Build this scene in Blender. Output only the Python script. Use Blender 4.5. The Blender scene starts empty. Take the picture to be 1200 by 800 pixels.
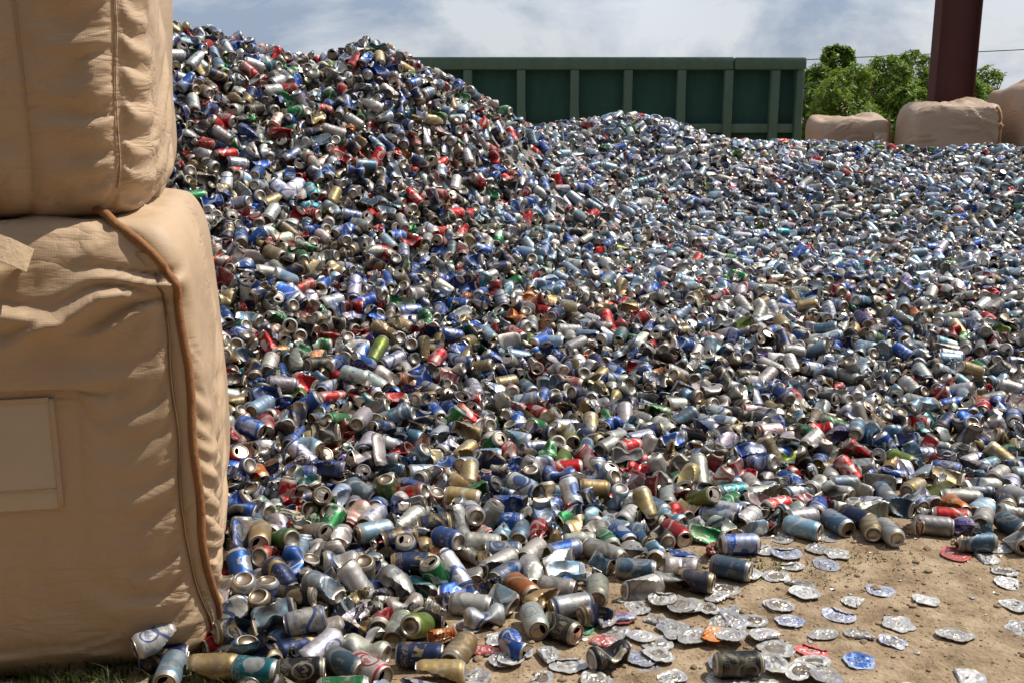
import bpy, bmesh, math, random
import numpy as np
from mathutils import Vector, Matrix, Euler, noise as mnoise

R = math.radians
rng = np.random.default_rng(11)
random.seed(5)
scene = bpy.context.scene
COL = scene.collection

# ------------------------------------------------------------------ camera
F, CX, CY = 1250.0, 600.0, 400.0            # focal length and centre in photo pixels (1200 x 800)
PITCH, CAMH = R(13.06), 1.42
cam_d = bpy.data.cameras.new('camera')
cam_d.sensor_width = 36.0
cam_d.lens = F / 1200.0 * 36.0
cam_d.clip_start, cam_d.clip_end = 0.05, 2000.0
cam = bpy.data.objects.new('camera', cam_d)
cam.location = (0, 0, CAMH)
cam.rotation_euler = (math.pi / 2 - PITCH, 0, 0)
COL.objects.link(cam)
scene.camera = cam

# ------------------------------------------------------------------ sky and sun
SUN_EL, SUN_AZ = 57.0, 73.0                 # azimuth from +Y (ahead) towards +X (right)
world = bpy.data.worlds.new('World')
scene.world = world
world.use_nodes = True
wt = world.node_tree
wt.nodes.clear()
def wn(t, **kw):
    n = wt.nodes.new(t)
    for k, v in kw.items(): setattr(n, k, v)
    return n
w_out = wn('ShaderNodeOutputWorld'); w_bg = wn('ShaderNodeBackground')
w_sky = wn('ShaderNodeTexSky', sky_type='NISHITA', sun_disc=False)
w_sky.sun_elevation, w_sky.sun_rotation = R(SUN_EL), R(SUN_AZ)
w_sky.air_density, w_sky.dust_density = 1.0, 1.5
w_tc = wn('ShaderNodeTexCoord')
w_map = wn('ShaderNodeMapping'); w_map.inputs['Scale'].default_value = (1.0, 1.0, 1.9)
w_n1 = wn('ShaderNodeTexNoise'); w_n1.inputs['Scale'].default_value = 5.2; w_n1.inputs['Detail'].default_value = 9; w_n1.inputs['Roughness'].default_value = .6; w_n1.inputs['Distortion'].default_value = .35
w_n2 = wn('ShaderNodeTexNoise'); w_n2.inputs['Scale'].default_value = 2.1; w_n2.inputs['Detail'].default_value = 5
w_map2 = wn('ShaderNodeMapping'); w_map2.inputs['Location'].default_value = (3.1, 1.7, .4); w_map2.inputs['Scale'].default_value = (1, 1, 2.2)
w_r1 = wn('ShaderNodeValToRGB')
e = w_r1.color_ramp.elements
e[0].position, e[0].color = .40, (4.2, 5.3, 7.5, 1)
e[1].position, e[1].color = .59, (10.0, 10.5, 11.4, 1)
w_r2 = wn('ShaderNodeValToRGB')
e = w_r2.color_ramp.elements
e[0].position, e[0].color = .38, (.7, .7, .7, 1)
e[1].position, e[1].color = .62, (1, 1, 1, 1)
w_mix = wn('ShaderNodeMix', data_type='RGBA')
L = wt.links.new
L(w_tc.outputs['Generated'], w_map.inputs['Vector']); L(w_map.outputs[0], w_n1.inputs['Vector'])
L(w_tc.outputs['Generated'], w_map2.inputs['Vector']); L(w_map2.outputs[0], w_n2.inputs['Vector'])
L(w_n1.outputs['Fac'], w_r1.inputs['Fac']); L(w_n2.outputs['Fac'], w_r2.inputs['Fac'])
L(w_r2.outputs['Color'], w_mix.inputs['Factor']); L(w_sky.outputs['Color'], w_mix.inputs[6]); L(w_r1.outputs['Color'], w_mix.inputs[7])
L(w_mix.outputs[2], w_bg.inputs['Color']); w_bg.inputs['Strength'].default_value = .082
L(w_bg.outputs[0], w_out.inputs['Surface'])

sun_d = bpy.data.lights.new('sun', 'SUN')
sun_d.energy, sun_d.angle, sun_d.color = 5.0, R(.55), (1.0, .95, .86)
sun = bpy.data.objects.new('sun', sun_d)
COL.objects.link(sun)
sdir = Vector((math.cos(R(SUN_EL)) * math.sin(R(SUN_AZ)), math.cos(R(SUN_EL)) * math.cos(R(SUN_AZ)), math.sin(R(SUN_EL))))
sun.rotation_euler = sdir.to_track_quat('Z', 'Y').to_euler()
sun.location = sdir * 20

vs = scene.view_settings
vs.view_transform, vs.look, vs.exposure, vs.gamma = 'Standard', 'None', 0.0, 1.0
vs.use_curve_mapping = False
scene.cycles.use_denoising = True
scene.cycles.sample_clamp_indirect = 4.0
scene.cycles.max_bounces = 6

# ------------------------------------------------------------------ projection helpers
FW = np.array([0, math.cos(PITCH), -math.sin(PITCH)]); UP = np.array([0, math.sin(PITCH), math.cos(PITCH)]); RT = np.array([1., 0, 0])
C0 = np.array([0, 0, CAMH])
def pix(px, py, zc):                          # pixel + axial depth -> point
    return C0 + zc * (FW + (px - CX) / F * RT - (py - CY) / F * UP)
def pix_z(px, py, z=0.0):                     # pixel -> point on the level z
    d = FW + (px - CX) / F * RT - (py - CY) / F * UP
    return C0 + d * ((z - CAMH) / d[2])
def proj(P):
    P = np.asarray(P) - C0
    zc = P @ FW
    return CX + F * (P @ RT) / zc, CY - F * (P @ UP) / zc, zc

# ------------------------------------------------------------------ object helpers
def tag(o, label=None, cat=None, group=None, kind=None):
    for k, v in (('label', label), ('category', cat), ('group', group), ('kind', kind)):
        if v: o[k] = v
    return o
def link(name, data, parent=None):
    o = bpy.data.objects.new(name, data); COL.objects.link(o)
    if parent is not None: o.parent = parent
    return o
def empty(name, loc=(0, 0, 0)):
    o = bpy.data.objects.new(name, None); COL.objects.link(o); o.location = loc; o.empty_display_size = .1
    return o
def mesh(name, V, Fc, mats=(), smooth=True, sharp=None, uv=None, mi=None):
    m = bpy.data.meshes.new(name)
    m.from_pydata([tuple(map(float, v)) for v in V], [], [tuple(map(int, f)) for f in Fc])
    for a in mats: m.materials.append(a)
    if smooth: m.polygons.foreach_set('use_smooth', [True] * len(m.polygons))
    if mi is not None: m.polygons.foreach_set('material_index', list(map(int, mi)))
    if uv is not None:
        ul = m.uv_layers.new(name='UVMap')
        ul.data.foreach_set('uv', np.asarray(uv, dtype=np.float32).ravel())
    m.update()
    if sharp: m.set_sharp_from_angle(angle=R(sharp))
    return m

class MB:                                     # collects boxes and tubes into one mesh
    def __init__(s): s.V, s.F = [], []
    def add(s, V, Fc):
        n = len(s.V); s.V += [tuple(v) for v in V]; s.F += [tuple(i + n for i in f) for f in Fc]
    def box(s, lo, hi, bev=0.0):
        (x0, y0, z0), (x1, y1, z1) = lo, hi
        if bev <= 0:
            s.add([(x0,y0,z0),(x1,y0,z0),(x1,y1,z0),(x0,y1,z0),(x0,y0,z1),(x1,y0,z1),(x1,y1,z1),(x0,y1,z1)],
                  [(0,3,2,1),(4,5,6,7),(0,1,5,4),(1,2,6,5),(2,3,7,6),(3,0,4,7)]); return
        bm = bmesh.new(); bmesh.ops.create_cube(bm, size=1)
        for v in bm.verts: v.co = Vector(((x0+x1)/2 + v.co.x*(x1-x0), (y0+y1)/2 + v.co.y*(y1-y0), (z0+z1)/2 + v.co.z*(z1-z0)))
        bmesh.ops.bevel(bm, geom=bm.edges[:], offset=bev, segments=2, affect='EDGES', profile=.5)
        bm.verts.index_update()
        s.add([v.co[:] for v in bm.verts], [[v.index for v in f.verts] for f in bm.faces]); bm.free()
    def tube(s, pts, r, n=8, cap=True):
        pts = [Vector(p) for p in pts]; rs = r if hasattr(r, '__len__') else [r] * len(pts)
        V, Fc = [], []; t0 = None
        for i, p in enumerate(pts):
            t = (pts[min(i+1, len(pts)-1)] - pts[max(i-1, 0)]).normalized()
            if t0 is None:
                a = Vector((0, 0, 1)) if abs(t.z) < .9 else Vector((1, 0, 0)); u = t.cross(a).normalized()
            else:
                u = (u - t * u.dot(t)).normalized()
            t0 = t; w = t.cross(u)
            for k in range(n):
                an = 2 * math.pi * k / n
                V.append(p + (u * math.cos(an) + w * math.sin(an)) * rs[i])
        for i in range(len(pts) - 1):
            for k in range(n):
                a, b = i*n + k, i*n + (k+1) % n
                Fc.append((a, b, b + n, a + n))
        if cap: Fc += [tuple(range(n))[::-1], tuple(range((len(pts)-1)*n, len(pts)*n))]
        s.add(V, Fc)
    def build(s, name, mat, parent=None, smooth=False, sharp=None):
        return link(name, mesh(name, s.V, s.F, [mat], smooth=smooth or bool(sharp), sharp=sharp), parent)

# ------------------------------------------------------------------ materials
class NT:
    def __init__(s, name):
        s.m = bpy.data.materials.new(name); s.m.use_nodes = True
        s.t = s.m.node_tree; s.b = s.t.nodes['Principled BSDF']; s.out = s.t.nodes['Material Output']
    def n(s, t, **kw):
        x = s.t.nodes.new(t)
        for k, v in kw.items(): setattr(x, k, v)
        return x
    def l(s, a, b): s.t.links.new(a, b)
    def put(s, sock, v):
        if hasattr(v, 'is_linked') or isinstance(v, bpy.types.NodeSocket): s.l(v, sock)
        else: sock.default_value = v
    def math(s, op, a, b=0.0, c=None, clamp=False):
        x = s.n('ShaderNodeMath', operation=op, use_clamp=clamp)
        s.put(x.inputs[0], a); s.put(x.inputs[1], b)
        if c is not None: s.put(x.inputs[2], c)
        return x.outputs[0]
    def noise(s, vec, scale, detail=3, rough=.5, dist=0):
        x = s.n('ShaderNodeTexNoise')
        if vec is not None: s.l(vec, x.inputs['Vector'])
        x.inputs['Scale'].default_value = scale; x.inputs['Detail'].default_value = detail
        x.inputs['Roughness'].default_value = rough; x.inputs['Distortion'].default_value = dist
        return x.outputs['Fac']
    def step(s, v, lo, hi):
        x = s.n('ShaderNodeMapRange', interpolation_type='SMOOTHSTEP')
        s.put(x.inputs[0], v); x.inputs[1].default_value = lo; x.inputs[2].default_value = hi
        x.inputs[3].default_value = 0; x.inputs[4].default_value = 1
        return x.outputs[0]
    def mix(s, f, a, b, mode='MIX'):
        x = s.n('ShaderNodeMix', data_type='RGBA', blend_type=mode)
        s.put(x.inputs[0], f)
        for i, v in ((6, a), (7, b)):
            if isinstance(v, tuple) and len(v) == 3: v = v + (1,)
            s.put(x.inputs[i], v)
        return x.outputs[2]
    def ramp(s, f, *st):
        x = s.n('ShaderNodeValToRGB'); e = x.color_ramp.elements
        while len(e) < len(st): e.new(.5)
        for i, (p, c) in enumerate(st): e[i].position = p; e[i].color = (*c, 1)
        s.l(f, x.inputs[0]); return x.outputs[0]
    def coord(s, w='Object'): return s.n('ShaderNodeTexCoord').outputs[w]
    def bump(s, h, strength, dist, prev=None):
        x = s.n('ShaderNodeBump'); x.inputs['Strength'].default_value = strength; x.inputs['Distance'].default_value = dist
        s.l(h, x.inputs['Height'])
        if prev is not None: s.l(prev, x.inputs['Normal'])
        return x.outputs[0]
    def set(s, **kw):
        for k, v in kw.items():
            s.put(s.b.inputs[k.replace('_', ' ')], (v + (1,)) if isinstance(v, tuple) and len(v) == 3 and k == 'Base_Color' else v)
        return s.m

def mat_plain(name, c, rough=.6, metal=0.0, var=.25, scale=8, bump=0.0):
    t = NT(name); co = t.coord()
    n = t.noise(co, scale, 5, .6)
    col = t.mix(n, tuple(x * (1 - var) for x in c), tuple(min(1, x * (1 + var)) for x in c))
    t.set(Base_Color=col, Roughness=rough, Metallic=metal)
    if bump: t.set(Normal=t.bump(n, bump, .01))
    return t.m

def mat_ground():
    t = NT('soil'); co = t.coord()
    big = t.noise(co, .9, 5, .6, .3); mid = t.noise(co, 9, 6, .65); fine = t.noise(co, 85, 4, .7)
    col = t.ramp(mid, (.32, (.155, .104, .060)), (.5, (.315, .225, .140)), (.68, (.47, .36, .245)))
    col = t.mix(t.math('MULTIPLY', t.step(fine, .45, .75), .6), col, (.38, .29, .19))
    col = t.mix(t.math('MULTIPLY', t.step(t.noise(co, 60, 3, .6), .58, .7), .65), col, (.07, .045, .026))
    col = t.mix(t.math('MULTIPLY', t.step(big, .5, .68), .45), col, (.30, .235, .15))
    vor = t.n('ShaderNodeTexVoronoi'); t.l(co, vor.inputs['Vector']); vor.inputs['Scale'].default_value = 70
    b = t.bump(mid, .5, .02); b = t.bump(vor.outputs['Distance'], .5, .006, b); b = t.bump(fine, .9, .008, b)
    return t.set(Base_Color=col, Roughness=.95, Normal=b, Specular_IOR_Level=.2)

def attr(t, name, out):
    a = t.n('ShaderNodeAttribute', attribute_type='INSTANCER', attribute_name=name)
    return a.outputs[out]

def can_dirt(t, co, col, amount=.55):
    own = t.math('FRACT', t.math('MULTIPLY', attr(t, 'cseed', 'Fac'), 29.3))
    d = t.step(t.math('ADD', t.noise(co, 22, 4, .6), t.math('MULTIPLY_ADD', own, .26, -.10)), .50, .74)
    return t.mix(t.math('MULTIPLY', d, amount), col, (.10, .078, .05))

def mat_can_paint():
    t = NT('printed_aluminium')
    ca, cb, sd = attr(t, 'cola', 'Color'), attr(t, 'colb', 'Color'), attr(t, 'cseed', 'Fac')
    uv = t.n('ShaderNodeUVMap'); sep = t.n('ShaderNodeSeparateXYZ'); t.l(uv.outputs[0], sep.inputs[0])
    u, v = sep.outputs[0], sep.outputs[1]
    comb = t.n('ShaderNodeCombineXYZ'); t.l(t.math('MULTIPLY', u, 1.7), comb.inputs[0]); t.l(v, comb.inputs[1]); t.l(t.math('MULTIPLY', sd, 37.0), comb.inputs[2])
    vec = comb.outputs[0]
    # two emblems around the can
    du = t.math('SUBTRACT', t.math('FRACT', t.math('ADD', t.math('MULTIPLY', u, 2.0), sd)), .5)
    dv = t.math('SUBTRACT', v, t.math('MULTIPLY_ADD', t.math('FRACT', t.math('MULTIPLY', sd, 7.3)), .2, .46))
    d = t.math('SQRT', t.math('ADD', t.math('POWER', t.math('MULTIPLY', du, 1.6), 2.0), t.math('POWER', t.math('MULTIPLY', dv, 1.5), 2.0)))
    ring = t.math('SUBTRACT', t.step(d, .36, .34), t.math('MULTIPLY', t.step(d, .29, .27), t.step(t.math('FRACT', t.math('MULTIPLY', sd, 3.7)), .3, .5)))
    ring = t.math('MULTIPLY', t.math('MAXIMUM', ring, 0.0), t.step(t.math('FRACT', t.math('MULTIPLY', sd, 17.9)), .45, .5))
    # marks that stand for small print, in a band
    def strokes(su, sv, k, lo):
        c = t.n('ShaderNodeCombineXYZ'); t.l(t.math('MULTIPLY', u, su), c.inputs[0]); t.l(t.math('MULTIPLY', v, sv), c.inputs[1]); t.l(t.math('MULTIPLY', sd, k), c.inputs[2])
        return t.step(t.noise(c.outputs[0], 1.0, 1, .4), lo, lo + .03)
    pr = t.math('MULTIPLY', strokes(17.0, 4.5, 91.0, .50), t.step(t.math('ABSOLUTE', t.math('ADD', dv, t.math('MULTIPLY', du, .25))), .115, .105))
    pr = t.math('MULTIPLY', pr, t.step(t.math('ABSOLUTE', du), .36, .34))
    sm = t.math('MULTIPLY', strokes(60.0, 26.0, 57.0, .50), t.step(t.math('ABSOLUTE', t.math('SUBTRACT', v, .2)), .075, .07))
    pr = t.math('MAXIMUM', pr, t.math('MULTIPLY', sm, .7))
    # diagonal sweep and end bands
    sw = t.math('ADD', v, t.math('MULTIPLY', t.math('SINE', t.math('MULTIPLY_ADD', u, 12.566, t.math('MULTIPLY', sd, 20.0))), .14))
    sw = t.math('SUBTRACT', t.step(sw, .30, .31), t.step(sw, .40, .41))
    sw = t.math('MULTIPLY', sw, t.step(t.math('FRACT', t.math('MULTIPLY', sd, 5.1)), .45, .5))
    en = t.math('MULTIPLY', t.math('MAXIMUM', t.step(v, .115, .105), t.step(v, .905, .915)), t.step(t.math('FRACT', t.math('MULTIPLY', sd, 11.3)), .35, .4))
    blot = t.math('MULTIPLY', t.step(t.noise(vec, 1.6, 2, .5), .56, .58), t.step(t.math('FRACT', t.math('MULTIPLY', sd, 23.7)), .62, .66))
    k = t.math('MAXIMUM', t.math('MAXIMUM', ring, sw), t.math('MAXIMUM', en, t.math('MULTIPLY', pr, .7)))
    k = t.math('MULTIPLY', t.math('MAXIMUM', k, t.math('MULTIPLY', blot, .55)), .92)
    col = t.mix(k, ca, cb)
    # ink rubbed off to bare metal
    co = t.coord()
    wear = t.step(t.noise(co, 55, 5, .7), .60, .70)
    col = t.mix(t.math('MULTIPLY', wear, .3), col, (.42, .41, .39))
    bare = t.math('MAXIMUM', t.step(v, .035, .02), t.step(v, .965, .98))
    col = t.mix(bare, col, (.48, .45, .40))
    col = can_dirt(t, co, col, .5)
    rough = t.math('MULTIPLY_ADD', t.noise(co, 30, 3), .34, .31)
    b = t.bump(t.noise(co, 70, 3, .6), .22, .004)
    return t.set(Base_Color=col, Metallic=.58, Roughness=rough, Normal=b)

def mat_can_metal():
    t = NT('bare_aluminium'); co = t.coord()
    sd = attr(t, 'cseed', 'Fac')
    c = t.mix(t.math('FRACT', t.math('MULTIPLY', sd, 13.7)), (.52, .47, .41), (.28, .21, .14))
    c = can_dirt(t, co, c, .7)
    return t.set(Base_Color=c, Metallic=.85, Roughness=t.math('MULTIPLY_ADD', t.noise(co, 40, 3), .3, .22))

def mat_bag(name, c):
    t = NT(name); co = t.coord()
    n1 = t.noise(co, 2.2, 5, .6, .4); n2 = t.noise(co, 14, 6, .65)
    col = t.mix(n1, tuple(x * .82 for x in c), tuple(x * 1.12 for x in c))
    st = t.math('MULTIPLY', t.step(t.noise(co, 5.5, 6, .7, .8), .58, .80), .35)
    col = t.mix(st, col, (.20, .125, .07))
    sp = t.n('ShaderNodeSeparateXYZ'); t.l(co, sp.inputs[0])
    low = t.math('MULTIPLY', t.step(t.math('ADD', sp.outputs[2], t.math('MULTIPLY', n2, .25)), .26, .08), .45)
    col = t.mix(low, col, (.17, .12, .07))           # soil rubbed into the bottom hem
    wx = t.n('ShaderNodeTexWave', wave_type='BANDS', bands_direction='Z'); t.l(co, wx.inputs['Vector']); wx.inputs['Scale'].default_value = 95; wx.inputs['Distortion'].default_value = .6; wx.inputs['Detail'].default_value = 2
    wy = t.n('ShaderNodeTexWave', wave_type='BANDS', bands_direction='X'); t.l(co, wy.inputs['Vector']); wy.inputs['Scale'].default_value = 95; wy.inputs['Distortion'].default_value = .6
    wv = t.math('ADD', wx.outputs['Fac'], wy.outputs['Fac'])
    mp = t.n('ShaderNodeMapping'); mp.inputs['Scale'].default_value = (1, 1, 3.2); t.l(co, mp.inputs['Vector'])
    crs = t.noise(mp.outputs[0], 6, 5, .6, .25)
    rg = t.math('ABSOLUTE', t.math('SUBTRACT', t.noise(mp.outputs[0], 4.6, 3, .5, .6), .5))
    rg2 = t.math('ABSOLUTE', t.math('SUBTRACT', t.noise(co, 13, 2, .5, .5), .5))
    mask = t.step(t.noise(co, 2.7, 3, .55), .40, .62)
    cr = t.math('MULTIPLY', t.math('ADD', t.math('POWER', rg, .6), t.math('MULTIPLY', t.math('POWER', rg2, .7), .35)), mask)
    b = t.bump(cr, .36, .03); b = t.bump(crs, .10, .03, b); b = t.bump(n2, .10, .008, b); b = t.bump(wv, .16, .0012, b)
    return t.set(Base_Color=col, Roughness=.55, Normal=b, Specular_IOR_Level=.4)

def mat_leaf(name, a, b):
    t = NT(name); oi = t.n('ShaderNodeNewGeometry')
    col = t.mix(oi.outputs['Random Per Island'], a, b)
    t.set(Base_Color=col, Roughness=.45)
    tr = t.n('ShaderNodeBsdfTranslucent'); t.l(t.mix(.5, col, (.25, .35, .03)), tr.inputs['Color'])
    ms = t.n('ShaderNodeMixShader'); ms.inputs[0].default_value = .42
    t.l(t.b.outputs[0], ms.inputs[1]); t.l(tr.outputs[0], ms.inputs[2]); t.l(ms.outputs[0], t.out.inputs['Surface'])
    return t.m

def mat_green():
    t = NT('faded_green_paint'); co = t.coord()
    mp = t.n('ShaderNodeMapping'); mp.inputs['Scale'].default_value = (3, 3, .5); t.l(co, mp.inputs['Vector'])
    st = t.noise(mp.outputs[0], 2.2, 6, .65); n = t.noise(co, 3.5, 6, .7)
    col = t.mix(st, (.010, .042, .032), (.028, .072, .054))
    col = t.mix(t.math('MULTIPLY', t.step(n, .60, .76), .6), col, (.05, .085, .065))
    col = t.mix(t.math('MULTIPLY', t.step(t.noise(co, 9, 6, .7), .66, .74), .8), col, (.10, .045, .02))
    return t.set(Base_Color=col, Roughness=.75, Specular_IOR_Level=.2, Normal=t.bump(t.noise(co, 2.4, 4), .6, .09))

def mat_green_worn():  # paler green for ribs and rails, with the light they catch painted in
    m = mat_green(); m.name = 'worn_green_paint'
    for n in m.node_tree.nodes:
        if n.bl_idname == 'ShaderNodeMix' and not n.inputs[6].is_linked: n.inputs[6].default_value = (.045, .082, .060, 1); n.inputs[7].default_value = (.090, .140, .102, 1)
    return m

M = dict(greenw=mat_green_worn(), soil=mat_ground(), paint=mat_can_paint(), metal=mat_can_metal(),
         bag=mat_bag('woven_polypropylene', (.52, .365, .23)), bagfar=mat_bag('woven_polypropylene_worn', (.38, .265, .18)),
         pipe=mat_plain('orange_brown_webbing', (.28, .125, .045), .85, 0, .35, 40, .4),
         thread=mat_plain('dark_thread', (.16, .095, .045), .9),
         strap=mat_plain('cream_webbing', (.52, .38, .24), .7, 0, .15, 60, .4),
         pouch=mat_plain('clouded_plastic_pouch', (.54, .43, .31), .36, 0, .08, 6, .05),
         green=mat_green(), steel=mat_plain('red_oxide_paint', (.062, .014, .009), .8, 0, .22, 3, .1),
         leafa=mat_leaf('leaf_green', (.10, .19, .018), (.22, .31, .045)), leafb=mat_leaf('leaf_dark', (.06, .13, .014), (.15, .23, .03)),
         bark=mat_plain('bark', (.13, .10, .07), .9, 0, .3, 20, .5), grass=mat_leaf('grass_blade', (.025, .05, .01), (.085, .085, .035)),
         stone=mat_plain('stone', (.27, .20, .13), .95, 0, .45, 25, .3), wire=mat_plain('black_cable', (.02, .02, .02), .6),
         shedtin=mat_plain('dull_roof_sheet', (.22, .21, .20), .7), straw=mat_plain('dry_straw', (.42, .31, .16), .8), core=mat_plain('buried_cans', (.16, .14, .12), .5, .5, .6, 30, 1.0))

# ------------------------------------------------------------------ ground (one sheet to the horizon)
def vnoise(x, y, s=1.0, oct=3, seed=0.0):     # cheap smooth noise on arrays
    x = np.asarray(x, float) * s; y = np.asarray(y, float) * s; r = 0; a = 1.0
    for o in range(oct):
        k = 1.9 ** o
        for j in range(3):
            th = seed * 1.7 + j * 2.1 + o * .9
            r = r + a * np.sin((x * math.cos(th) + y * math.sin(th)) * k * 2.2 + 1.3 * np.sin((y * math.cos(th * 1.3) - x * math.sin(th)) * k * 1.7 + seed + j)) / 3
        a *= .55
    return r
def ground_z(x, y):
    x, y = np.asarray(x, float), np.asarray(y, float)
    w = np.clip((9 - y) / 3, 0, 1)
    return w * (.006 * vnoise(x, y, 3.0, 3, 2.0) + .0028 * vnoise(x, y, 17.0, 3, 5.0))
xs = np.concatenate([-np.geomspace(600, 2.6, 26), np.arange(-2.4, 3.6, .028), np.geomspace(3.7, 600, 26)])
ys = np.concatenate([-np.geomspace(60, .5, 8), np.linspace(0, 1.7, 8), np.arange(1.9, 4.9, .028), np.geomspace(5.0, 900, 30)])
gx, gy = np.meshgrid(xs, ys)
gz = ground_z(gx, gy)
nx, ny = len(xs), len(ys)
ii = (np.arange(ny - 1)[:, None] * nx + np.arange(nx - 1)[None]).ravel()
gm = bpy.data.meshes.new('ground')
gm.from_pydata(np.stack([gx.ravel(), gy.ravel(), gz.ravel()], 1).tolist(), [], np.stack([ii, ii + 1, ii + nx + 1, ii + nx], 1).tolist())
gm.materials.append(M['soil']); gm.polygons.foreach_set('use_smooth', [True] * len(gm.polygons))
tag(link('ground', gm), 'bare brown soil yard strewn with grit', None, None, 'structure')

# ------------------------------------------------------------------ green roll-off container behind the pile
def build_container():
    zc = 14.2
    p = pix(946, 67, zc); Y0 = p[1]; X1 = p[0]; H = p[2]; X0 = pix(318, 67, zc)[0]; D = 2.4; zb = .22
    root = empty('waste_container', ((X0 + X1) / 2, Y0 + D / 2, 0))
    ox, oy = root.location.x, root.location.y
    def bx(b, x0, x1, y0, y1, z0, z1, bev=0): b.box((x0 - ox, y0 - oy, z0), (x1 - ox, y1 - oy, z1), bev)
    def part(name, *args, bev=.012):
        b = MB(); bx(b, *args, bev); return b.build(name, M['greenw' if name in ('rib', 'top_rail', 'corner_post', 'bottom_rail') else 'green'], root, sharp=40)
    part('side_panel', X0 + .1, X1 - .12, Y0 + .15, Y0 + .156, zb, H - .14, bev=0)
    part('side_panel', X0 + .1, X1 - .12, Y0 + D - .106, Y0 + D - .10, zb, H - .14, bev=0)
    part('end_panel', X0 + .02, X0 + .03, Y0 + .12, Y0 + D - .12, zb, H - .14, bev=0)
    part('floor_plate', X0 + .04, X1 - .13, Y0 + .11, Y0 + D - .11, zb - .02, zb + .01, bev=0)
    s = .168 / 15 * 1.0
    notch = pix(861, 67, zc)[0]
    part('top_rail', X0, notch - .004, Y0, Y0 + .12, H - .165, H, bev=.02)
    part('top_rail', notch + .004, X1, Y0 - .015, Y0 + .12, H - .165, H - .004, bev=.03)
    part('top_rail', X0, X1, Y0 + D - .12, Y0 + D, H - .165, H, bev=.02)
    part('end_rail', X0, X0 + .12, Y0 + .125, Y0 + D - .125, H - .165, H, bev=.02)
    part('end_rail', X1 - .14, X1 - .01, Y0 + .125, Y0 + D - .125, H - .165, H, bev=.02)
    zr = pix(880, 146, zc)[2]
    part('bottom_rail', X0, X1 - .12, Y0 + .05, Y0 + .148, zr - .12, zr, bev=.01)
    for px in [358 + 63.2 * k for k in range(8)] + [856, 911]:
        x = pix(px, 110, zc)[0]
        part('rib', x - .058, x + .058, Y0 + .006, Y0 + .148, zr - .4, H - .167, bev=.014)
    part('corner_post', X1 - .115, X1 - .015, Y0 + .01, Y0 + .12, zb, H - .167, bev=.014)
    part('door_frame', X1 - .115, X1 - .03, Y0 + D - .12, Y0 + D - .01, zb, H - .167, bev=.014)
    d = part('door', X1 - .10, X1 - .06, Y0 + .125, Y0 + D - .125, zb + .02, H - .17, bev=.01)
    for q in range(3):
        b = MB(); zz = zb + .25 + q * (H - zb - .5) / 2
        bx(b, X1 - .058, X1 - .02, Y0 + .14, Y0 + D - .14, zz - .04, zz + .04, .01); hb = b.build('door_bar', M['green'], d, sharp=40)
    for q in range(4):
        b = MB(); xx = X0 + .6 + q * (X1 - X0 - 1.2) / 3
        b.tube([(xx - ox, -D / 2 + .35, .11), (xx - ox, -D / 2 + .55, .11)], .11, 18); b.build('roller', M['green'], root, sharp=40)
        b = MB(); b.tube([(xx - ox, D / 2 - .55, .11), (xx - ox, D / 2 - .35, .11)], .11, 18); b.build('roller', M['green'], root, sharp=40)
    tag(root, 'long dark green open-top waste container with upright ribs behind the can pile', 'container')
build_container()

# ------------------------------------------------------------------ red steel column
def build_column():
    zc = 11.6
    a = pix(1103, 60, zc)
    ang = 0.0
    x0, y = pix(1090, 60, zc)[0] + .085, pix(1090, 60, zc)[1]
    wd = .44; fl = .21; hh = 5.0
    root = empty('steel_column', (x0 + wd / 2, y + .1, 0)); 
    b = MB(); b.box((-wd/2, -fl/2, .02), (-wd/2 + .014, fl/2, hh)); b.build('flange', M['steel'], root)
    b = MB(); b.box((wd/2 - .014, -fl/2, .02), (wd/2, fl/2, hh)); b.build('flange', M['steel'], root)
    b = MB(); b.box((-wd/2 + .0142, -.005, .02), (wd/2 - .0142, .005, hh)); b.build('web', M['steel'], root)
    b = MB(); b.box((-wd/2 - .06, -fl/2 - .05, 0), (wd/2 + .06, fl/2 + .05, .0198)); b.build('base_plate', M['steel'], root)
    tag(root, 'dark red painted steel column rising behind the tan bulk bags', 'column')
build_column()

# ------------------------------------------------------------------ unseen shelter behind the camera, added to keep the sky off whatever faces it
def build_shed():
    root = empty('shed', (0, -6, 0))
    b = MB(); b.box((-15, -9, 4.95), (15, 5.6, 5.00)); b.build('roof', M['shedtin'], root)
    b = MB(); b.box((-15, -9.1, 0), (15, -9.02, 4.94)); b.build('back_wall', M['shedtin'], root)
    for x in (-9, -3, 3, 9):
        b = MB(); b.box((x - .1, -8.8, 4.65), (x + .1, 5.4, 4.94)); b.build('rafter', M['steel'], root)
        b = MB(); b.box((x - .1, -8.7, 0), (x + .1, -8.4, 4.64)); b.build('post', M['steel'], root)
    for x in (-9, 9):
        b = MB(); b.box((x - .1, 4.9, 0), (x + .1, 5.2, 4.64)); b.build('post', M['steel'], root)
    tag(root, None, None, None, 'structure')
build_shed()

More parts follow.
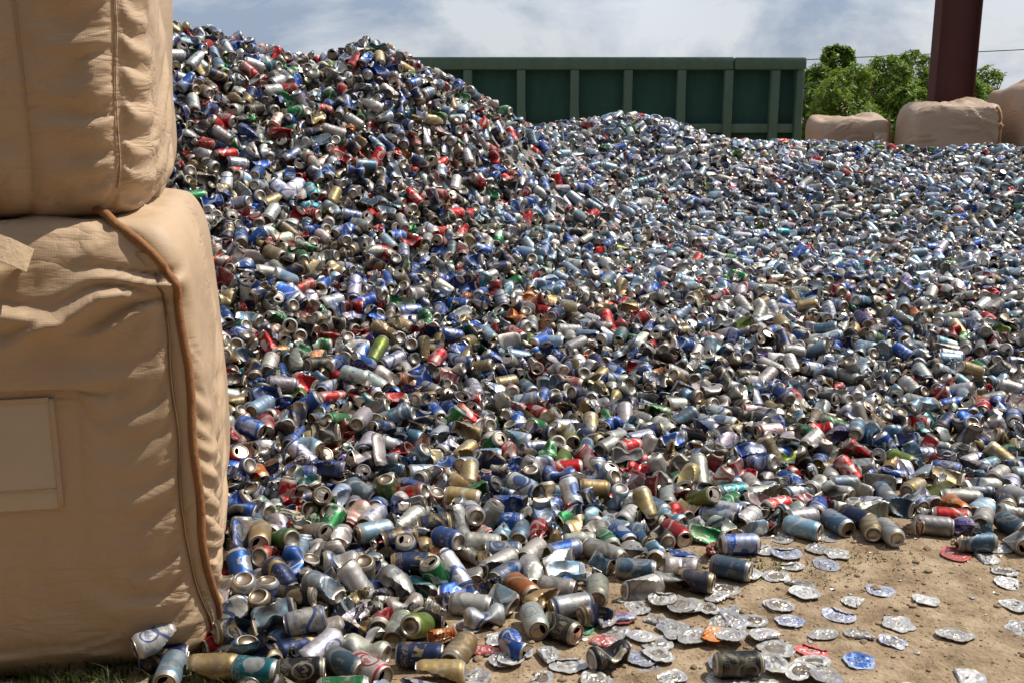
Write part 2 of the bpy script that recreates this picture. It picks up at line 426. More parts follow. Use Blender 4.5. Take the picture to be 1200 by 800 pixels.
# ------------------------------------------------------------------ bulk bags
def arc_square(a, rc):
    """perimeter of a rounded square by arc length; s = 0 at the front-right corner, negative along the front, positive along the right side"""
    st = 2 * (a - rc); q = rc * math.pi / 2; per = 4 * (st + q)
    def P(s):
        s = np.asarray(s, float) % per
        x = np.zeros_like(s); y = np.zeros_like(s); nx_ = np.zeros_like(s); ny_ = np.zeros_like(s)
        # start in the middle of the front-right corner arc and go along the right side
        for k in range(4):
            ca, sa = math.cos(k * math.pi / 2), math.sin(k * math.pi / 2)
            t0 = k * (st + q)
            t = s - t0
            m = (t >= 0) & (t < st + q)
            tt = t[m]
            lx = np.zeros_like(tt); ly = np.zeros_like(tt); lnx = np.zeros_like(tt); lny = np.zeros_like(tt)
            i1 = tt < q / 2
            an = -math.pi / 4 + tt / rc
            lx[i1] = (a - rc + rc * np.cos(an))[i1]; ly[i1] = (-(a - rc) + rc * np.sin(an))[i1]; lnx[i1] = np.cos(an)[i1]; lny[i1] = np.sin(an)[i1]
            i2 = (tt >= q / 2) & (tt < q / 2 + st)
            lx[i2] = a; ly[i2] = (-(a - rc) + tt - q / 2)[i2]; lnx[i2] = 1
            i3 = tt >= q / 2 + st
            an = (tt - q / 2 - st) / rc
            lx[i3] = (a - rc + rc * np.cos(an))[i3]; ly[i3] = (a - rc + rc * np.sin(an))[i3]; lnx[i3] = np.cos(an)[i3]; lny[i3] = np.sin(an)[i3]
            x[m] = ca * lx - sa * ly; y[m] = sa * lx + ca * ly; nx_[m] = ca * lnx - sa * lny; ny_[m] = sa * lnx + ca * lny
        return x, y, nx_, ny_
    return P, per

def relax_cloth(S, Z, ex, ez, pin, seed, iters, d0=None, p0=None, dmax=.05, bend=.25):
    """wrinkles: a sheet in (s, z, depth) with a little too much cloth (ex across, ez upwards) buckles outward; pin holds it down"""
    SS, ZZ = np.meshgrid(S, Z); hs, hz = S[1] - S[0], Z[1] - Z[0]
    r = np.random.default_rng(seed)
    if p0 is None:
        nse = r.normal(0, 1, SS.shape)
        for _ in range(3): nse = (nse + np.roll(nse, 1, 0) + np.roll(nse, -1, 0) + np.roll(nse, 1, 1) + np.roll(nse, -1, 1)) / 5
        P = np.stack([SS, ZZ, .004 + .012 * np.abs(nse)], -1)
    else: P = p0.copy()
    ls = hs * (1 + ex); lz = hz * (1 + ez); ld = np.sqrt(ls ** 2 + lz ** 2)
    free = 1 - pin; edge = np.ones_like(free); edge[0] = edge[-1] = 0; edge[:, 0] = edge[:, -1] = 0
    for it in range(iters):
        C = np.zeros_like(P)
        def con(sa, sb, L, k):
            d = P[sb] - P[sa]; n = np.sqrt((d * d).sum(-1)) + 1e-9
            c = d * ((n - L) / n * .5 * k)[..., None]
            C[sa] += c; C[sb] -= c
        a_, b_ = slice(None, -1), slice(1, None); al = slice(None)
        con((al, a_), (al, b_), ls[:, 1:], .42); con((a_, al), (b_, al), lz[1:], .42)
        con((a_, a_), (b_, b_), ld[1:, 1:], .16); con((a_, b_), (b_, a_), ld[1:, 1:], .16)
        D = P[..., 2]; lap = np.zeros_like(D)
        lap[1:-1, 1:-1] = (D[:-2, 1:-1] + D[2:, 1:-1] + D[1:-1, :-2] + D[1:-1, 2:]) / 4 - D[1:-1, 1:-1]
        l2 = np.zeros_like(D); l2[1:-1, 1:-1] = (lap[:-2, 1:-1] + lap[2:, 1:-1] + lap[1:-1, :-2] + lap[1:-1, 2:]) / 4 - lap[1:-1, 1:-1]
        C[..., 2] -= bend * l2
        P += C * edge[..., None]
        P[..., 1] -= .00006 * edge * free
        P[..., 2] = np.clip(P[..., 2] * (1 - .12 * pin) , 0, dmax)
        P[..., 2] = np.where(pin > .6, P[..., 2] * .8, P[..., 2])
    return P
def wrinkle(S, Z, exf, ezf, pinf, seed):
    Sc, Zc = np.linspace(S[0], S[-1], len(S) // 2), np.linspace(Z[0], Z[-1], len(Z) // 2)
    def g(f, a, b):
        A_, B_ = np.meshgrid(a, b); v_ = f(A_, B_)
        return v_ if f is pinf else v_ * np.clip(1 + .9 * vnoise(A_ * 2.0, B_ * 3.0, 1.6, 3, seed + 1.0), .15, 2.2)
    Pc = relax_cloth(Sc, Zc, g(exf, Sc, Zc), g(ezf, Sc, Zc), g(pinf, Sc, Zc), seed, 700, bend=.03)
    fx = np.linspace(0, len(Sc) - 1.001, len(S)); fy = np.linspace(0, len(Zc) - 1.001, len(Z)); i = fx.astype(int); j = fy.astype(int); a = (fx - i)[None, :, None]; b = (fy - j)[:, None, None]
    Q = (Pc[np.ix_(j, i)] * (1 - a) + Pc[np.ix_(j, i + 1)] * a) * (1 - b) + (Pc[np.ix_(j + 1, i)] * (1 - a) + Pc[np.ix_(j + 1, i + 1)] * a) * b
    Q[..., 2] += np.random.default_rng(seed + 5).uniform(0, .0035, Q.shape[:2])
    P = relax_cloth(S, Z, g(exf, S, Z), g(ezf, S, Z), g(pinf, S, Z), seed + 1, 330, p0=Q, bend=.004)
    SS, ZZ = np.meshgrid(S, Z)
    f = np.clip((S - S[0]) / .1, 0, 1) * np.clip((S[-1] - S) / .1, 0, 1)
    return np.stack([P[..., 0] - SS, P[..., 1] - ZZ, P[..., 2] * f[None]], -1)
def gauss(x, c, w): return np.exp(-((x - c) / w) ** 2)

class Bag:
    def __init__(s, a, H, rc=.10, seed=0, bulge=.05, tuck=.10, shoulder=.16, sag=.02, pleats=(), lump=.012):
        s.a, s.H, s.seed, s.bulge, s.tuck, s.sh, s.lump, s.sag = a, H, seed, bulge, tuck, shoulder, lump, sag
        s.P, s.per = arc_square(a, rc); s.pleats = pleats
    def wrap(s, d): return (d + s.per / 2) % s.per - s.per / 2
    def disp(s, S, Z):
        d = s.lump * vnoise(S * 1.0, Z, 2.2, 2, s.seed) + .10 * s.lump * vnoise(S, Z * 1.6, 9.0, 2, s.seed + 3)
        for (s0, z0, s1, z1, w, amp) in s.pleats:
            dx, dz = s1 - s0, z1 - z0; L2 = dx * dx + dz * dz
            rs = s.wrap(S - s0); rz = Z - z0
            wob = .5 * w * np.sin(rs * 19 + rz * 13 + s0 * 90)
            t = (rs * dx + rz * dz) / L2; perp = (rs * dz - rz * dx) / math.sqrt(L2) + wob
            tc = np.clip(t, 0, 1)
            end = np.exp(-((t - tc) * math.sqrt(L2) / (w * 1.3)) ** 2)
            tap = 1 - .75 * tc
            ww = w * (.55 + .75 * tc)
            pf = np.maximum(0, 1 - np.where(perp > 0, perp / (.55 * ww), -perp / (1.6 * ww))); pf2 = np.maximum(0, 1 - np.abs(perp - .95 * ww) / (.6 * ww))
            d = d + amp * tap * end * (pf ** 1.15 - .55 * pf2)
        return d
    def scale(s, Z):
        v = np.clip(Z / s.H, 0, 1)
        k = 1 + s.bulge * np.sin(np.pi * np.clip(v * .92 + .04, 0, 1)) 
        b = np.clip(Z / .13, 0, 1); k = k - s.tuck * (1 - np.sqrt(np.maximum(0, 1 - (1 - b) ** 2)))
        t = np.clip((Z - (s.H - .17)) / .17, 0, 1); k = k - s.sh * (1 - np.sqrt(np.maximum(0, 1 - t ** 2)))
        return k
    def surf(s, S, Z, off=0.0):
        S, Z = np.asarray(S, float), np.asarray(Z, float)
        x, y, nx_, ny_ = s.P(S.ravel()); x = x.reshape(S.shape); y = y.reshape(S.shape); nx_ = nx_.reshape(S.shape); ny_ = ny_.reshape(S.shape)
        k = s.scale(Z); d = s.disp(S, Z) + off
        return np.stack([x * k + nx_ * d, y * k + ny_ * d, Z + 0 * S], -1)
    def body(s, ns, nz, ncap=26, cloth=None, slump=0.0):
        S = np.linspace(0, s.per, ns, endpoint=False); Z = np.linspace(0.0, s.H, nz)
        if cloth is not None:
            Sd, Z, dP = cloth; Se = np.arange(Sd[-1] + .03, s.per + Sd[0] - .015, .03); S = np.concatenate([Sd, Se]); ns = len(S)
            dP = np.concatenate([dP, np.zeros((len(Z), len(Se), 3))], 1)
            SS, ZZ = np.meshgrid(S, Z); W = s.surf(SS + dP[..., 0], np.clip(ZZ + dP[..., 1], 0, s.H), dP[..., 2])
        else:
            SS, ZZ = np.meshgrid(S, Z)
            W = s.surf(SS, ZZ)
        rows = [W]
        top = W[-1]
        for q in range(1, ncap + 1):
            f = 1 - (q / ncap) ** 1.0 * .97
            r = top.copy(); r[:, :2] *= f
            wv = vnoise(r[:, 0], r[:, 1], 6, 3, s.seed + 8) * .022 + .05 * np.sin(np.arctan2(r[:, 1], r[:, 0]) * 11 + 3 * f) * (1 - f) * f * f
            r[:, 2] = s.H + s.sag * math.sin(math.pi / 2 * (1 - f)) + wv * min(1, q / 5)
            rows.append(r[None])
        bot = W[0].copy(); bot[:, :2] *= .5; bot[:, 2] = .0
        V = np.concatenate([bot[None]] + rows, 0); nr = V.shape[0]
        V[..., 2] *= 1 + slump * vnoise(V[..., 0] * 1.0, V[..., 1], 1.5, 2, s.seed + 2)
        i = np.arange(nr - 1)[:, None] * ns; j = np.arange(ns)[None]; j2 = (j + 1) % ns
        Fc = np.stack([i + j, i + j2, i + ns + j2, i + ns + j], -1).reshape(-1, 4)
        return V.reshape(-1, 3), Fc.tolist() + [list(range(ns))[::-1], list(range((nr - 1) * ns, nr * ns))]

def fan_pleats(n, s_rng, z_rng, len_rng, ang_rng, w_rng, amp_rng, seed, sign=-1):
    rr = random.Random(seed); out = []
    for _ in range(n):
        s0, z0 = rr.uniform(*s_rng), rr.uniform(*z_rng); ln = rr.uniform(*len_rng); an = R(rr.uniform(*ang_rng))
        out.append((s0, z0, s0 + sign * ln * math.cos(an), z0 + ln * math.sin(an), rr.uniform(*w_rng), rr.uniform(*amp_rng)))
    return out

def bag_frame(corner_xy, rot, a, rc):        # centre of a bag whose front-right corner stands at corner_xy
    c, sn = math.cos(rot), math.sin(rot); k = a - rc + rc * .7071
    return corner_xy[0] - (c * k - sn * (-k)), corner_xy[1] - (sn * k + c * (-k))

def build_front_bags():
    rot = R(12.5); a, rc = .50, .075
    cw = pix_z(240, 768, 0.0)
    cx_, cy_ = bag_frame((cw[0], cw[1]), rot, a * 1.0, rc)
    # ---- lower bag
    pl = fan_pleats(3, (-.50, -.10), (1.05, 1.12), (.12, .2), (215, 260), (.02, .04), (.012, .02), 4, sign=1)
    pl += [(-.06, 1.00, -.34, .955, .040, .030), (-.16, .945, -.58, .905, .045, .036), (-.09, .915, -.30, .865, .028, .022), (-.45, 1.0, -.80, .95, .045, .034), (-.30, .885, -.52, .845, .03, .020)]
    pl += fan_pleats(4, (-.8, -.1), (.03, .10), (.1, .3), (-10, 10), (.02, .03), (.006, .01), 6)
    H = 1.13
    B = Bag(a, H, rc, seed=1.0, bulge=.045, tuck=.085, shoulder=.15, sag=.04, pleats=pl, lump=.009)
    root = empty('bulk_bag', (cx_, cy_, 0)); root.rotation_euler.z = rot
    seam = lambda z: -.012 + .085 * np.clip((.36 - z) / .36, 0, 1) ** 1.3 - .10 * np.clip((z - .95) / .18, 0, 1) ** 1.5
    Sd, Zd = np.arange(-.98, .62, .0078), np.linspace(0, H, 146)
    near = lambda S_, Z_: gauss(S_, seam(Z_) - .05, .15)
    exf = lambda S_, Z_: .003 + .035 * np.clip((Z_ - .95) / .12, 0, 1) + .024 * near(S_, Z_) * (Z_ < .6) + .016 * (S_ > seam(Z_))
    ezf = lambda S_, Z_: .004 + .12 * gauss(Z_, .96, .08) * (S_ < seam(Z_)) + .075 * near(S_, Z_) * gauss(Z_, .30, .24) + .022 * near(S_, Z_) + .034 * (S_ > seam(Z_)) + .02 * gauss(Z_, .03, .05)
    pinf = lambda S_, Z_: np.maximum(np.where((S_ > seam(Z_) - .046) & (S_ < seam(Z_) + .014), .9, 0), np.where((S_ < -.26) & (Z_ > .41) & (Z_ < .79), .85, 0))
    V, Fc = B.body(400, 190, cloth=(Sd, Zd, wrinkle(Sd, Zd, exf, ezf, pinf, 3)))
    link('body', mesh('lower_bag_body', V, Fc, [M['bag']]), root)
    zz = np.linspace(.012, H - .01, 70)
    p = B.surf(seam(zz) + .004 * np.sin(zz * 19), zz, .006)
    p2 = B.surf(np.array([-.20, -.27]), np.array([H - .002, H - .002]), .0); p2[:, 2] += .02
    pe = p[-1]; p = np.concatenate([p, [[pe[0] * .93, pe[1] * .93, H + .012], [pe[0] * .78, pe[1] * .80, H + .030], [pe[0] * .55, pe[1] * .6, H + .02]]])
    b = MB(); b.tube([tuple(q) for q in p], .0105, 8); pip = b.build('corner_piping', M['pipe'], root, smooth=True)
    # flat hem beside the piping
    zz = zz[zz < H - .07]
    q0 = B.surf(seam(zz) - .006, zz, .0035); q1 = B.surf(seam(zz) - .034, zz, .0035); q2 = B.surf(seam(zz) - .034, zz, -.002)
    Vh = np.concatenate([q0, q1, q2]); n = len(zz); fh = [(i, i + 1, n + i + 1, n + i) for i in range(n - 1)] + [(n + i, n + i + 1, 2 * n + i + 1, 2 * n + i) for i in range(n - 1)]
    link('seam_hem', mesh('seam_hem', Vh, fh, [M['bag']]), root)
    b = MB(); zs = np.linspace(.05, H - .15, 150)
    st = B.surf(seam(zs) - .037 + .003 * np.sin(zs * 23), zs, .0035)
    b.tube([tuple(q) for q in st], .0024, 6); b.build('stitching', M['thread'], root)
    # document pouch on the front
    L0 = pix(70, 466, 2.6); 
    s_r, s_l, z0, z1 = -.312, -.66, .455, .725
    SS, ZZ = np.meshgrid(np.linspace(s_l, s_r, 30), np.linspace(z0, z1, 26))
    W = B.surf(SS, ZZ, .006 + .0 * SS); Wb = B.surf(SS, ZZ, -.004)
    nn = 30; Vp = np.concatenate([W.reshape(-1, 3), Wb.reshape(-1, 3)]); fp = []
    for r_ in range(25):
        for c_ in range(29):
            i = r_ * nn + c_; fp.append((i, i + 1, i + nn + 1, i + nn))
    edge = [r_ * nn + 29 for r_ in range(26)]; off = 26 * nn
    fp += [(edge[i], edge[i] + off, edge[i + 1] + off, edge[i + 1]) for i in range(25)]
    fp += [(i, i + off, i + 1 + off, i + 1)[::-1] for i in range(29)] + [(25 * nn + i, 25 * nn + i + off, 25 * nn + i + 1 + off, 25 * nn + i + 1) for i in range(29)]
    pouch = link('document_pouch', mesh('document_pouch', Vp, fp, [M['pouch']], sharp=50), root)
    for (sa, sb, za, zb_) in ((s_r - .006, s_r + .004, z0, z1), (s_l, s_r - .0065, z1 - .006, z1 + .003), (s_l, s_r - .0065, z0 + .045, z0 + .050)):
        SS, ZZ = np.meshgrid(np.linspace(sa, sb, 12), np.linspace(za, zb_, 12)); W = B.surf(SS, ZZ, .0085); Wb = B.surf(SS, ZZ, .002)
        Vb = np.concatenate([W.reshape(-1, 3), Wb.reshape(-1, 3)]); fb = [(r_*12+c_, r_*12+c_+1, r_*12+c_+13, r_*12+c_+12) for r_ in range(11) for c_ in range(11)]
        ed = list(range(12)) + [r_*12+11 for r_ in range(1, 12)] + [132 + c_ for c_ in range(10, -1, -1)] + [r_*12 for r_ in range(10, 0, -1)]
        fb += [(ed[i], ed[(i+1) % len(ed)], ed[(i+1) % len(ed)] + 144, ed[i] + 144)[::-1] for i in range(len(ed))]
        link('hem', mesh('pouch_hem', Vb, fb, [M['bag']]), pouch)
    # lifting loop of cream webbing that lies over the shoulder
    def ribbon(name, pts, wdir, w, th=.004, mat='strap'):
        pts = [Vector(q) for q in pts]; Vr, fr = [], []
        for i, q in enumerate(pts):
            t = (pts[min(i+1, len(pts)-1)] - pts[max(0, i-1)]).normalized(); wd = Vector(wdir); wd = (wd - t * wd.dot(t)).normalized(); nn_ = t.cross(wd)
            for (su, sv) in ((-1, -1), (1, -1), (1, 1), (-1, 1)): Vr.append(q + wd * su * w / 2 + nn_ * sv * th / 2)
        for i in range(len(pts) - 1):
            for k in range(4): fr.append((i*4+k, i*4+(k+1) % 4, i*4+4+(k+1) % 4, i*4+4+k))
        fr += [(0, 3, 2, 1), tuple((len(pts)-1)*4 + k for k in range(4))]
        return link(name, mesh(name, Vr, fr, [M[mat]], smooth=False), root)
    fa = lambda s_, z_, o_: tuple(B.surf(np.array([s_]), np.array([z_]), o_)[0])
    ribbon('lifting_loop', [fa(-.66, H - .03, .02), fa(-.58, H - .012, .055), fa(-.50, H - .010, .075), fa(-.42, H - .025, .078), fa(-.36, H - .05, .062), fa(-.32, H - .08, .025)], (0, .35, 1), .058)
    tag(root, 'lower of two stacked tan bulk bags, with orange corner piping and pouch', 'bulk bag', 'bulk bags of cans')
    # ---- upper bag
    pl = [(-.02, .74, -.14, .78, .03, .016), (-.0, .80, -.11, .74, .022, .016)]
    U = Bag(a * .955, 1.12, .12, seed=4.0, bulge=.06, tuck=.16, shoulder=.15, sag=.05, pleats=pl, lump=.013)
    q = pix(196, 240, 2.65)
    ux, uy = bag_frame((q[0] - .055, cw[1] + .045), rot, a * .955, .12)
    root2 = empty('bulk_bag', (ux, uy, H + .002)); root2.rotation_euler = (0, 0, rot)
    Sd, Zd = np.arange(-.95, .55, .0078), np.linspace(0, 1.12, 144)
    near = lambda S_: gauss(S_, -.04, .11)
    exf = lambda S_, Z_: .003 + .026 * near(S_) + .02 * gauss(Z_, .08, .09)
    ezf = lambda S_, Z_: .005 + .075 * near(S_) * gauss(Z_, .50, .40) + .009 * (S_ > .0) + .03 * gauss(Z_, .10, .10) * gauss(S_, 0, .25)
    pinf = lambda S_, Z_: np.where(np.abs(S_ + .03) < .010, .85, np.where(np.abs(S_ + .22) < .008, .3, 0))
    V, Fc = U.body(380, 180, cloth=(Sd, Zd, wrinkle(Sd, Zd, exf, ezf, pinf, 9)))
    link('body', mesh('upper_bag_body', V, Fc, [M['bag']]), root2)
    zs = np.linspace(.07, 1.0, 120)
    b = MB(); b.tube([tuple(w) for w in U.surf(-.03 + .004 * np.sin(zs * 17), zs, .003)], .002, 5); b.build('stitching', M['bag'], root2)
    b = MB(); b.tube([tuple(w) for w in U.surf(-.22 + .004 * np.sin(zs * 9), zs, .0016)], .0012, 5); b.build('stitching', M['bag'], root2)
    tag(root2, 'upper of two stacked tan bulk bags, cut off by the frame above', 'bulk bag', 'bulk bags of cans')
    return (cx_, cy_, rot, a * 1.06)
FRONT_BAG = build_front_bags()

def build_far_bag(px0, px1, pytop, zc, rot, seed, label, sag, pl=(), lump=.03, patch=None):
    l, r = pix(px0, pytop, zc), pix(px1, pytop, zc)
    w = r[0] - l[0]; a = w / 2 / (math.cos(rot) + .35 * abs(math.sin(rot))) / 1.03
    H = l[2] - sag
    B = Bag(a, H, .09, seed=seed, bulge=.05, tuck=.08, shoulder=.19, sag=sag, pleats=list(pl) + fan_pleats(24, (-2 * a, .3), (.2, H), (.15, .5), (-60, 60), (.018, .04), (.012, .03), int(seed * 7)), lump=lump)
    root = empty('bulk_bag', ((l[0] + r[0]) / 2, l[1] + a, 0)); root.rotation_euler.z = rot
    V, Fc = B.body(150, 70, 18, slump=.085)
    link('body', mesh('far_bag_body', V, Fc, [M['bagfar']]), root)
    zz = np.linspace(.02, H - .03, 40); b = MB(); b.tube([tuple(q) for q in B.surf(-.02 + 0 * zz, zz, .004)], .012, 6); b.build('corner_piping', M['pipe'], root, smooth=True)
    if patch:
        SS, ZZ = np.meshgrid(np.linspace(patch[0], patch[1], 8), np.linspace(patch[2], patch[3], 8)); W = B.surf(SS, ZZ, .012).reshape(-1, 3); Wb = B.surf(SS, ZZ, -.01).reshape(-1, 3)
        f = [(i*8+j, i*8+j+1, i*8+j+9, i*8+j+8) for i in range(7) for j in range(7)]
        ed = list(range(8)) + [i*8+7 for i in range(1, 8)] + [56 + j for j in range(6, -1, -1)] + [i*8 for i in range(6, 0, -1)]
        f += [(ed[i], ed[(i+1) % 28], ed[(i+1) % 28] + 64, ed[i] + 64)[::-1] for i in range(28)]
        link('document_pouch', mesh('document_pouch', np.concatenate([W, Wb]), f, [M['pouch']], smooth=False), root)
    tag(root, label, 'bulk bag', 'bulk bags of cans')
    return root
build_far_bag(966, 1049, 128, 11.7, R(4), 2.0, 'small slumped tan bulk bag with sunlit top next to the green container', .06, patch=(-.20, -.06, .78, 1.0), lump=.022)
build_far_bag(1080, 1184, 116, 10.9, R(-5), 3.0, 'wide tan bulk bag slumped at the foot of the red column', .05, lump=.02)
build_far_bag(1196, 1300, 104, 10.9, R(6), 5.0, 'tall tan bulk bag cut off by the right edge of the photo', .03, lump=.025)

# ------------------------------------------------------------------ the pile's surface
CTRL = [(207,28,5.9),(255,36,6.05),(300,36,6.3),(350,52,6.5),(395,57,6.5),(432,28,6.5),(465,45,6.6),(500,63,6.75),(540,86,6.9),(570,100,7.1),(600,118,7.4),(632,133,7.8),
 (210,168,5.35),(330,168,5.7),(430,168,6.0),(540,190,6.4),(620,215,6.8),(700,200,7.9),(690,151,9.2),
 (240,300,4.75),(300,300,4.85),(400,300,5.1),(520,320,5.35),(640,330,5.55),(280,420,4.1),(400,430,4.25),(520,430,4.5),(650,430,4.7),
 (250,520,3.55),(300,520,3.6),(400,520,3.7),(520,520,3.82),(650,530,3.92),(270,620,3.05),(330,620,3.12),(420,620,3.22),(520,620,3.32),(630,620,3.38),(720,620,3.38),
 (300,690,2.80),(420,700,2.83),(540,720,2.86),(640,690,3.0),(220,775,2.62),(300,775,2.58),(400,775,2.60),
 (640,131,9.6),(700,126,9.9),(760,122,10.1),(805,140,10.1),(850,154,10.1),(900,153,10.2),(945,155,10.2),(1000,155,10.2),(1040,152,10.1),(1075,172,9.9),(1100,172,9.9),(1135,156,10.1),(1200,160,10.1),(1280,160,10.1),
 (800,240,8.0),(900,235,8.2),(1000,240,8.1),(1180,240,8.0),(800,320,6.0),(900,315,6.2),(1000,310,6.3),(1180,310,6.3),(1260,310,6.3),
 (760,430,4.70),(850,430,4.78),(1000,430,4.85),(1180,430,4.88),(1260,430,4.9),(760,530,3.95),(850,530,4.0),(1000,530,4.08),(1100,530,4.1),(1200,530,4.12),
 (800,600,3.50),(880,590,3.57),(1000,590,3.62),(1100,590,3.64),(1200,600,3.64)]
CP = np.array([pix(*c) for c in CTRL])
extra = [(-3.9,5.8,1.1),(-3.9,6.8,1.8),(-3.6,7.9,1.4),(-1.9,7.8,1.4),(-.9,8.1,1.3),(-.2,8.6,1.15),(-3,8.8,1.0),(-1.2,9.0,1.0),(-.4,9.6,1.05),(0,10.8,.9),(1.5,11.1,.7),(3,11.2,.6),(5,11.2,.6),(-2.8,3.8,.35),(-2.1,3.5,.3)]
CP = np.concatenate([CP, np.array(extra)])
def tps_fit(P):
    n = len(P); d = np.linalg.norm(P[:, None, :2] - P[None, :, :2], axis=2)
    K = np.where(d > 0, d ** 2 * np.log(d + 1e-9), 0) + np.eye(n) * .003
    Q = np.c_[np.ones(n), P[:, :2]]
    A = np.block([[K, Q], [Q.T, np.zeros((3, 3))]])
    return np.linalg.solve(A, np.r_[P[:, 2], np.zeros(3)])
TW = tps_fit(CP)
TOE = [(120,800),(150,775),(200,758),(180,830),(300,860),(510,830),(572,790),(645,764),(704,722),(760,708),(830,694),(862,655),(885,640),(940,630),(1040,634),(1140,642),(1200,648),(1330,652)]
TOE = np.array([pix_z(*p)[:2] for p in TOE[3:]])
POLY = np.concatenate([[[-4.2, 3.2], [-1.5, 3.15]], [[-1.05, 2.75]], TOE, [[6.0, 4.5], [6.0, 10.6], [-.6, 10.6], [-1.5, 8.6], [-4.2, 8.4]]])
def poly_sd(x, y):                            # distance to the outline, positive inside
    px, py = POLY[:, 0], POLY[:, 1]; qx, qy = np.roll(px, -1), np.roll(py, -1)
    dmin = np.full(x.shape, 1e9); ins = np.zeros(x.shape, bool)
    for a, b, c, d in zip(px, py, qx, qy):
        t = np.clip(((x - a) * (c - a) + (y - b) * (d - b)) / ((c - a) ** 2 + (d - b) ** 2 + 1e-12), 0, 1)
        dmin = np.minimum(dmin, np.hypot(x - a - t * (c - a), y - b - t * (d - b)))
        ins ^= ((b > y) != (d > y)) & (x < (c - a) * (y - b) / (d - b + 1e-12) + a)
    return np.where(ins, dmin, -dmin)
GX0, GY0, GS = -4.3, 1.9, .05
GNX, GNY = 212, 184
hx, hy = np.meshgrid(GX0 + GS * np.arange(GNX), GY0 + GS * np.arange(GNY))
dd = np.sqrt((hx[..., None] - CP[:, 0]) ** 2 + (hy[..., None] - CP[:, 1]) ** 2)
HZ = (dd ** 2 * np.log(dd + 1e-9)) @ TW[:-3] + TW[-3] + TW[-2] * hx + TW[-1] * hy
HZ += .022 * vnoise(hx, hy, 2.4, 3, 1.0) * np.clip((hy - 2.8), 0, 1)
SD = poly_sd(hx, hy)
HZ += .03 * np.clip(SD / .3, 0, 1)
HZ = np.where((hy < 6.5) & (hx < 4.5), np.minimum(HZ, .075 + 1.05 * np.maximum(SD, 0)), HZ)
HZ = np.where(SD > 0, np.maximum(HZ, .068), 0)
def samp(G, x, y):
    fx = np.clip((x - GX0) / GS, 0, GNX - 1.001); fy = np.clip((y - GY0) / GS, 0, GNY - 1.001)
    i, j = fx.astype(int), fy.astype(int); a, b = fx - i, fy - j
    return G[j, i] * (1-a) * (1-b) + G[j, i+1] * a * (1-b) + G[j+1, i] * (1-a) * b + G[j+1, i+1] * a * b

# ------------------------------------------------------------------ can shapes
RC, HL = .033, .061
NSEG = 26
PROF_BODY = [(.0235,-.0600),(.0250,-.0596),(.0268,-.0575),(.0300,-.0535),(.0326,-.0490),(.0330,-.0450)] + [(.0330, z) for z in np.linspace(-.0385, .0405, 13)] + [(.0329,.0450),(.0322,.0480),(.0305,.0520),(.0283,.0560),(.0268,.0580),(.0264,.0592)]
PROF_BASE = [(.0234,-.0601),(.0228,-.0607),(.0218,-.0602),(.0207,-.0580),(.0170,-.0545),(.0110,-.0522),(.0050,-.0514),(.0006,-.0512)]
PROF_LID = [(.0263,.0592),(.0270,.0602),(.0270,.0612),(.0258,.0614),(.0246,.0606),(.0238,.0572),(.0230,.0566),(.0220,.0584),(.0195,.0586),(.0165,.0586),(.0130,.0586),(.0095,.0586),(.0060,.0586),(.0006,.0586)]
def lathe(prof, hole=False):
    n = len(prof); V = []; Fc = []
    for r, z in prof:
        for k in range(NSEG):
            an = 2 * math.pi * k / NSEG; V.append((r * math.cos(an), r * math.sin(an), z))
    for i in range(n - 1):
        for k in range(NSEG):
            if hole and 8 <= i <= 11 - (1 if k in (3, 22) else 0) and (k <= 3 or k >= 22): continue
            a, b = i * NSEG + k, i * NSEG + (k + 1) % NSEG
            Fc.append((a, b, b + NSEG, a + NSEG))
    return np.array(V), Fc
def tab_geo():
    b = MB(); b.box((-.011, -.0075, .0590), (.004, .0075, .0603), .0006); return np.array(b.V), b.F
BODY_V, BODY_F = lathe(PROF_BODY); BASE_V, BASE_F = lathe(PROF_BASE); LID_V, LID_F = lathe(PROF_LID, True); TAB_V, TAB_F = tab_geo()
BODY_F = [f for f in BODY_F]; BASE_F = [f[::1] for f in BASE_F]
def body_uv(Fc):
    out = []
    zmin, zmax = PROF_BODY[0][1], PROF_BODY[-1][1]
    for f in Fc:
        ks = [i % NSEG for i in f]; wrapk = max(ks) - min(ks) > NSEG / 2
        for i in f:
            k = i % NSEG
            if wrapk and k == 0: k = NSEG
            out.append((k / NSEG, (PROF_BODY[i // NSEG][1] - zmin) / (zmax - zmin)))
    return out
BODY_UV = body_uv(BODY_F)

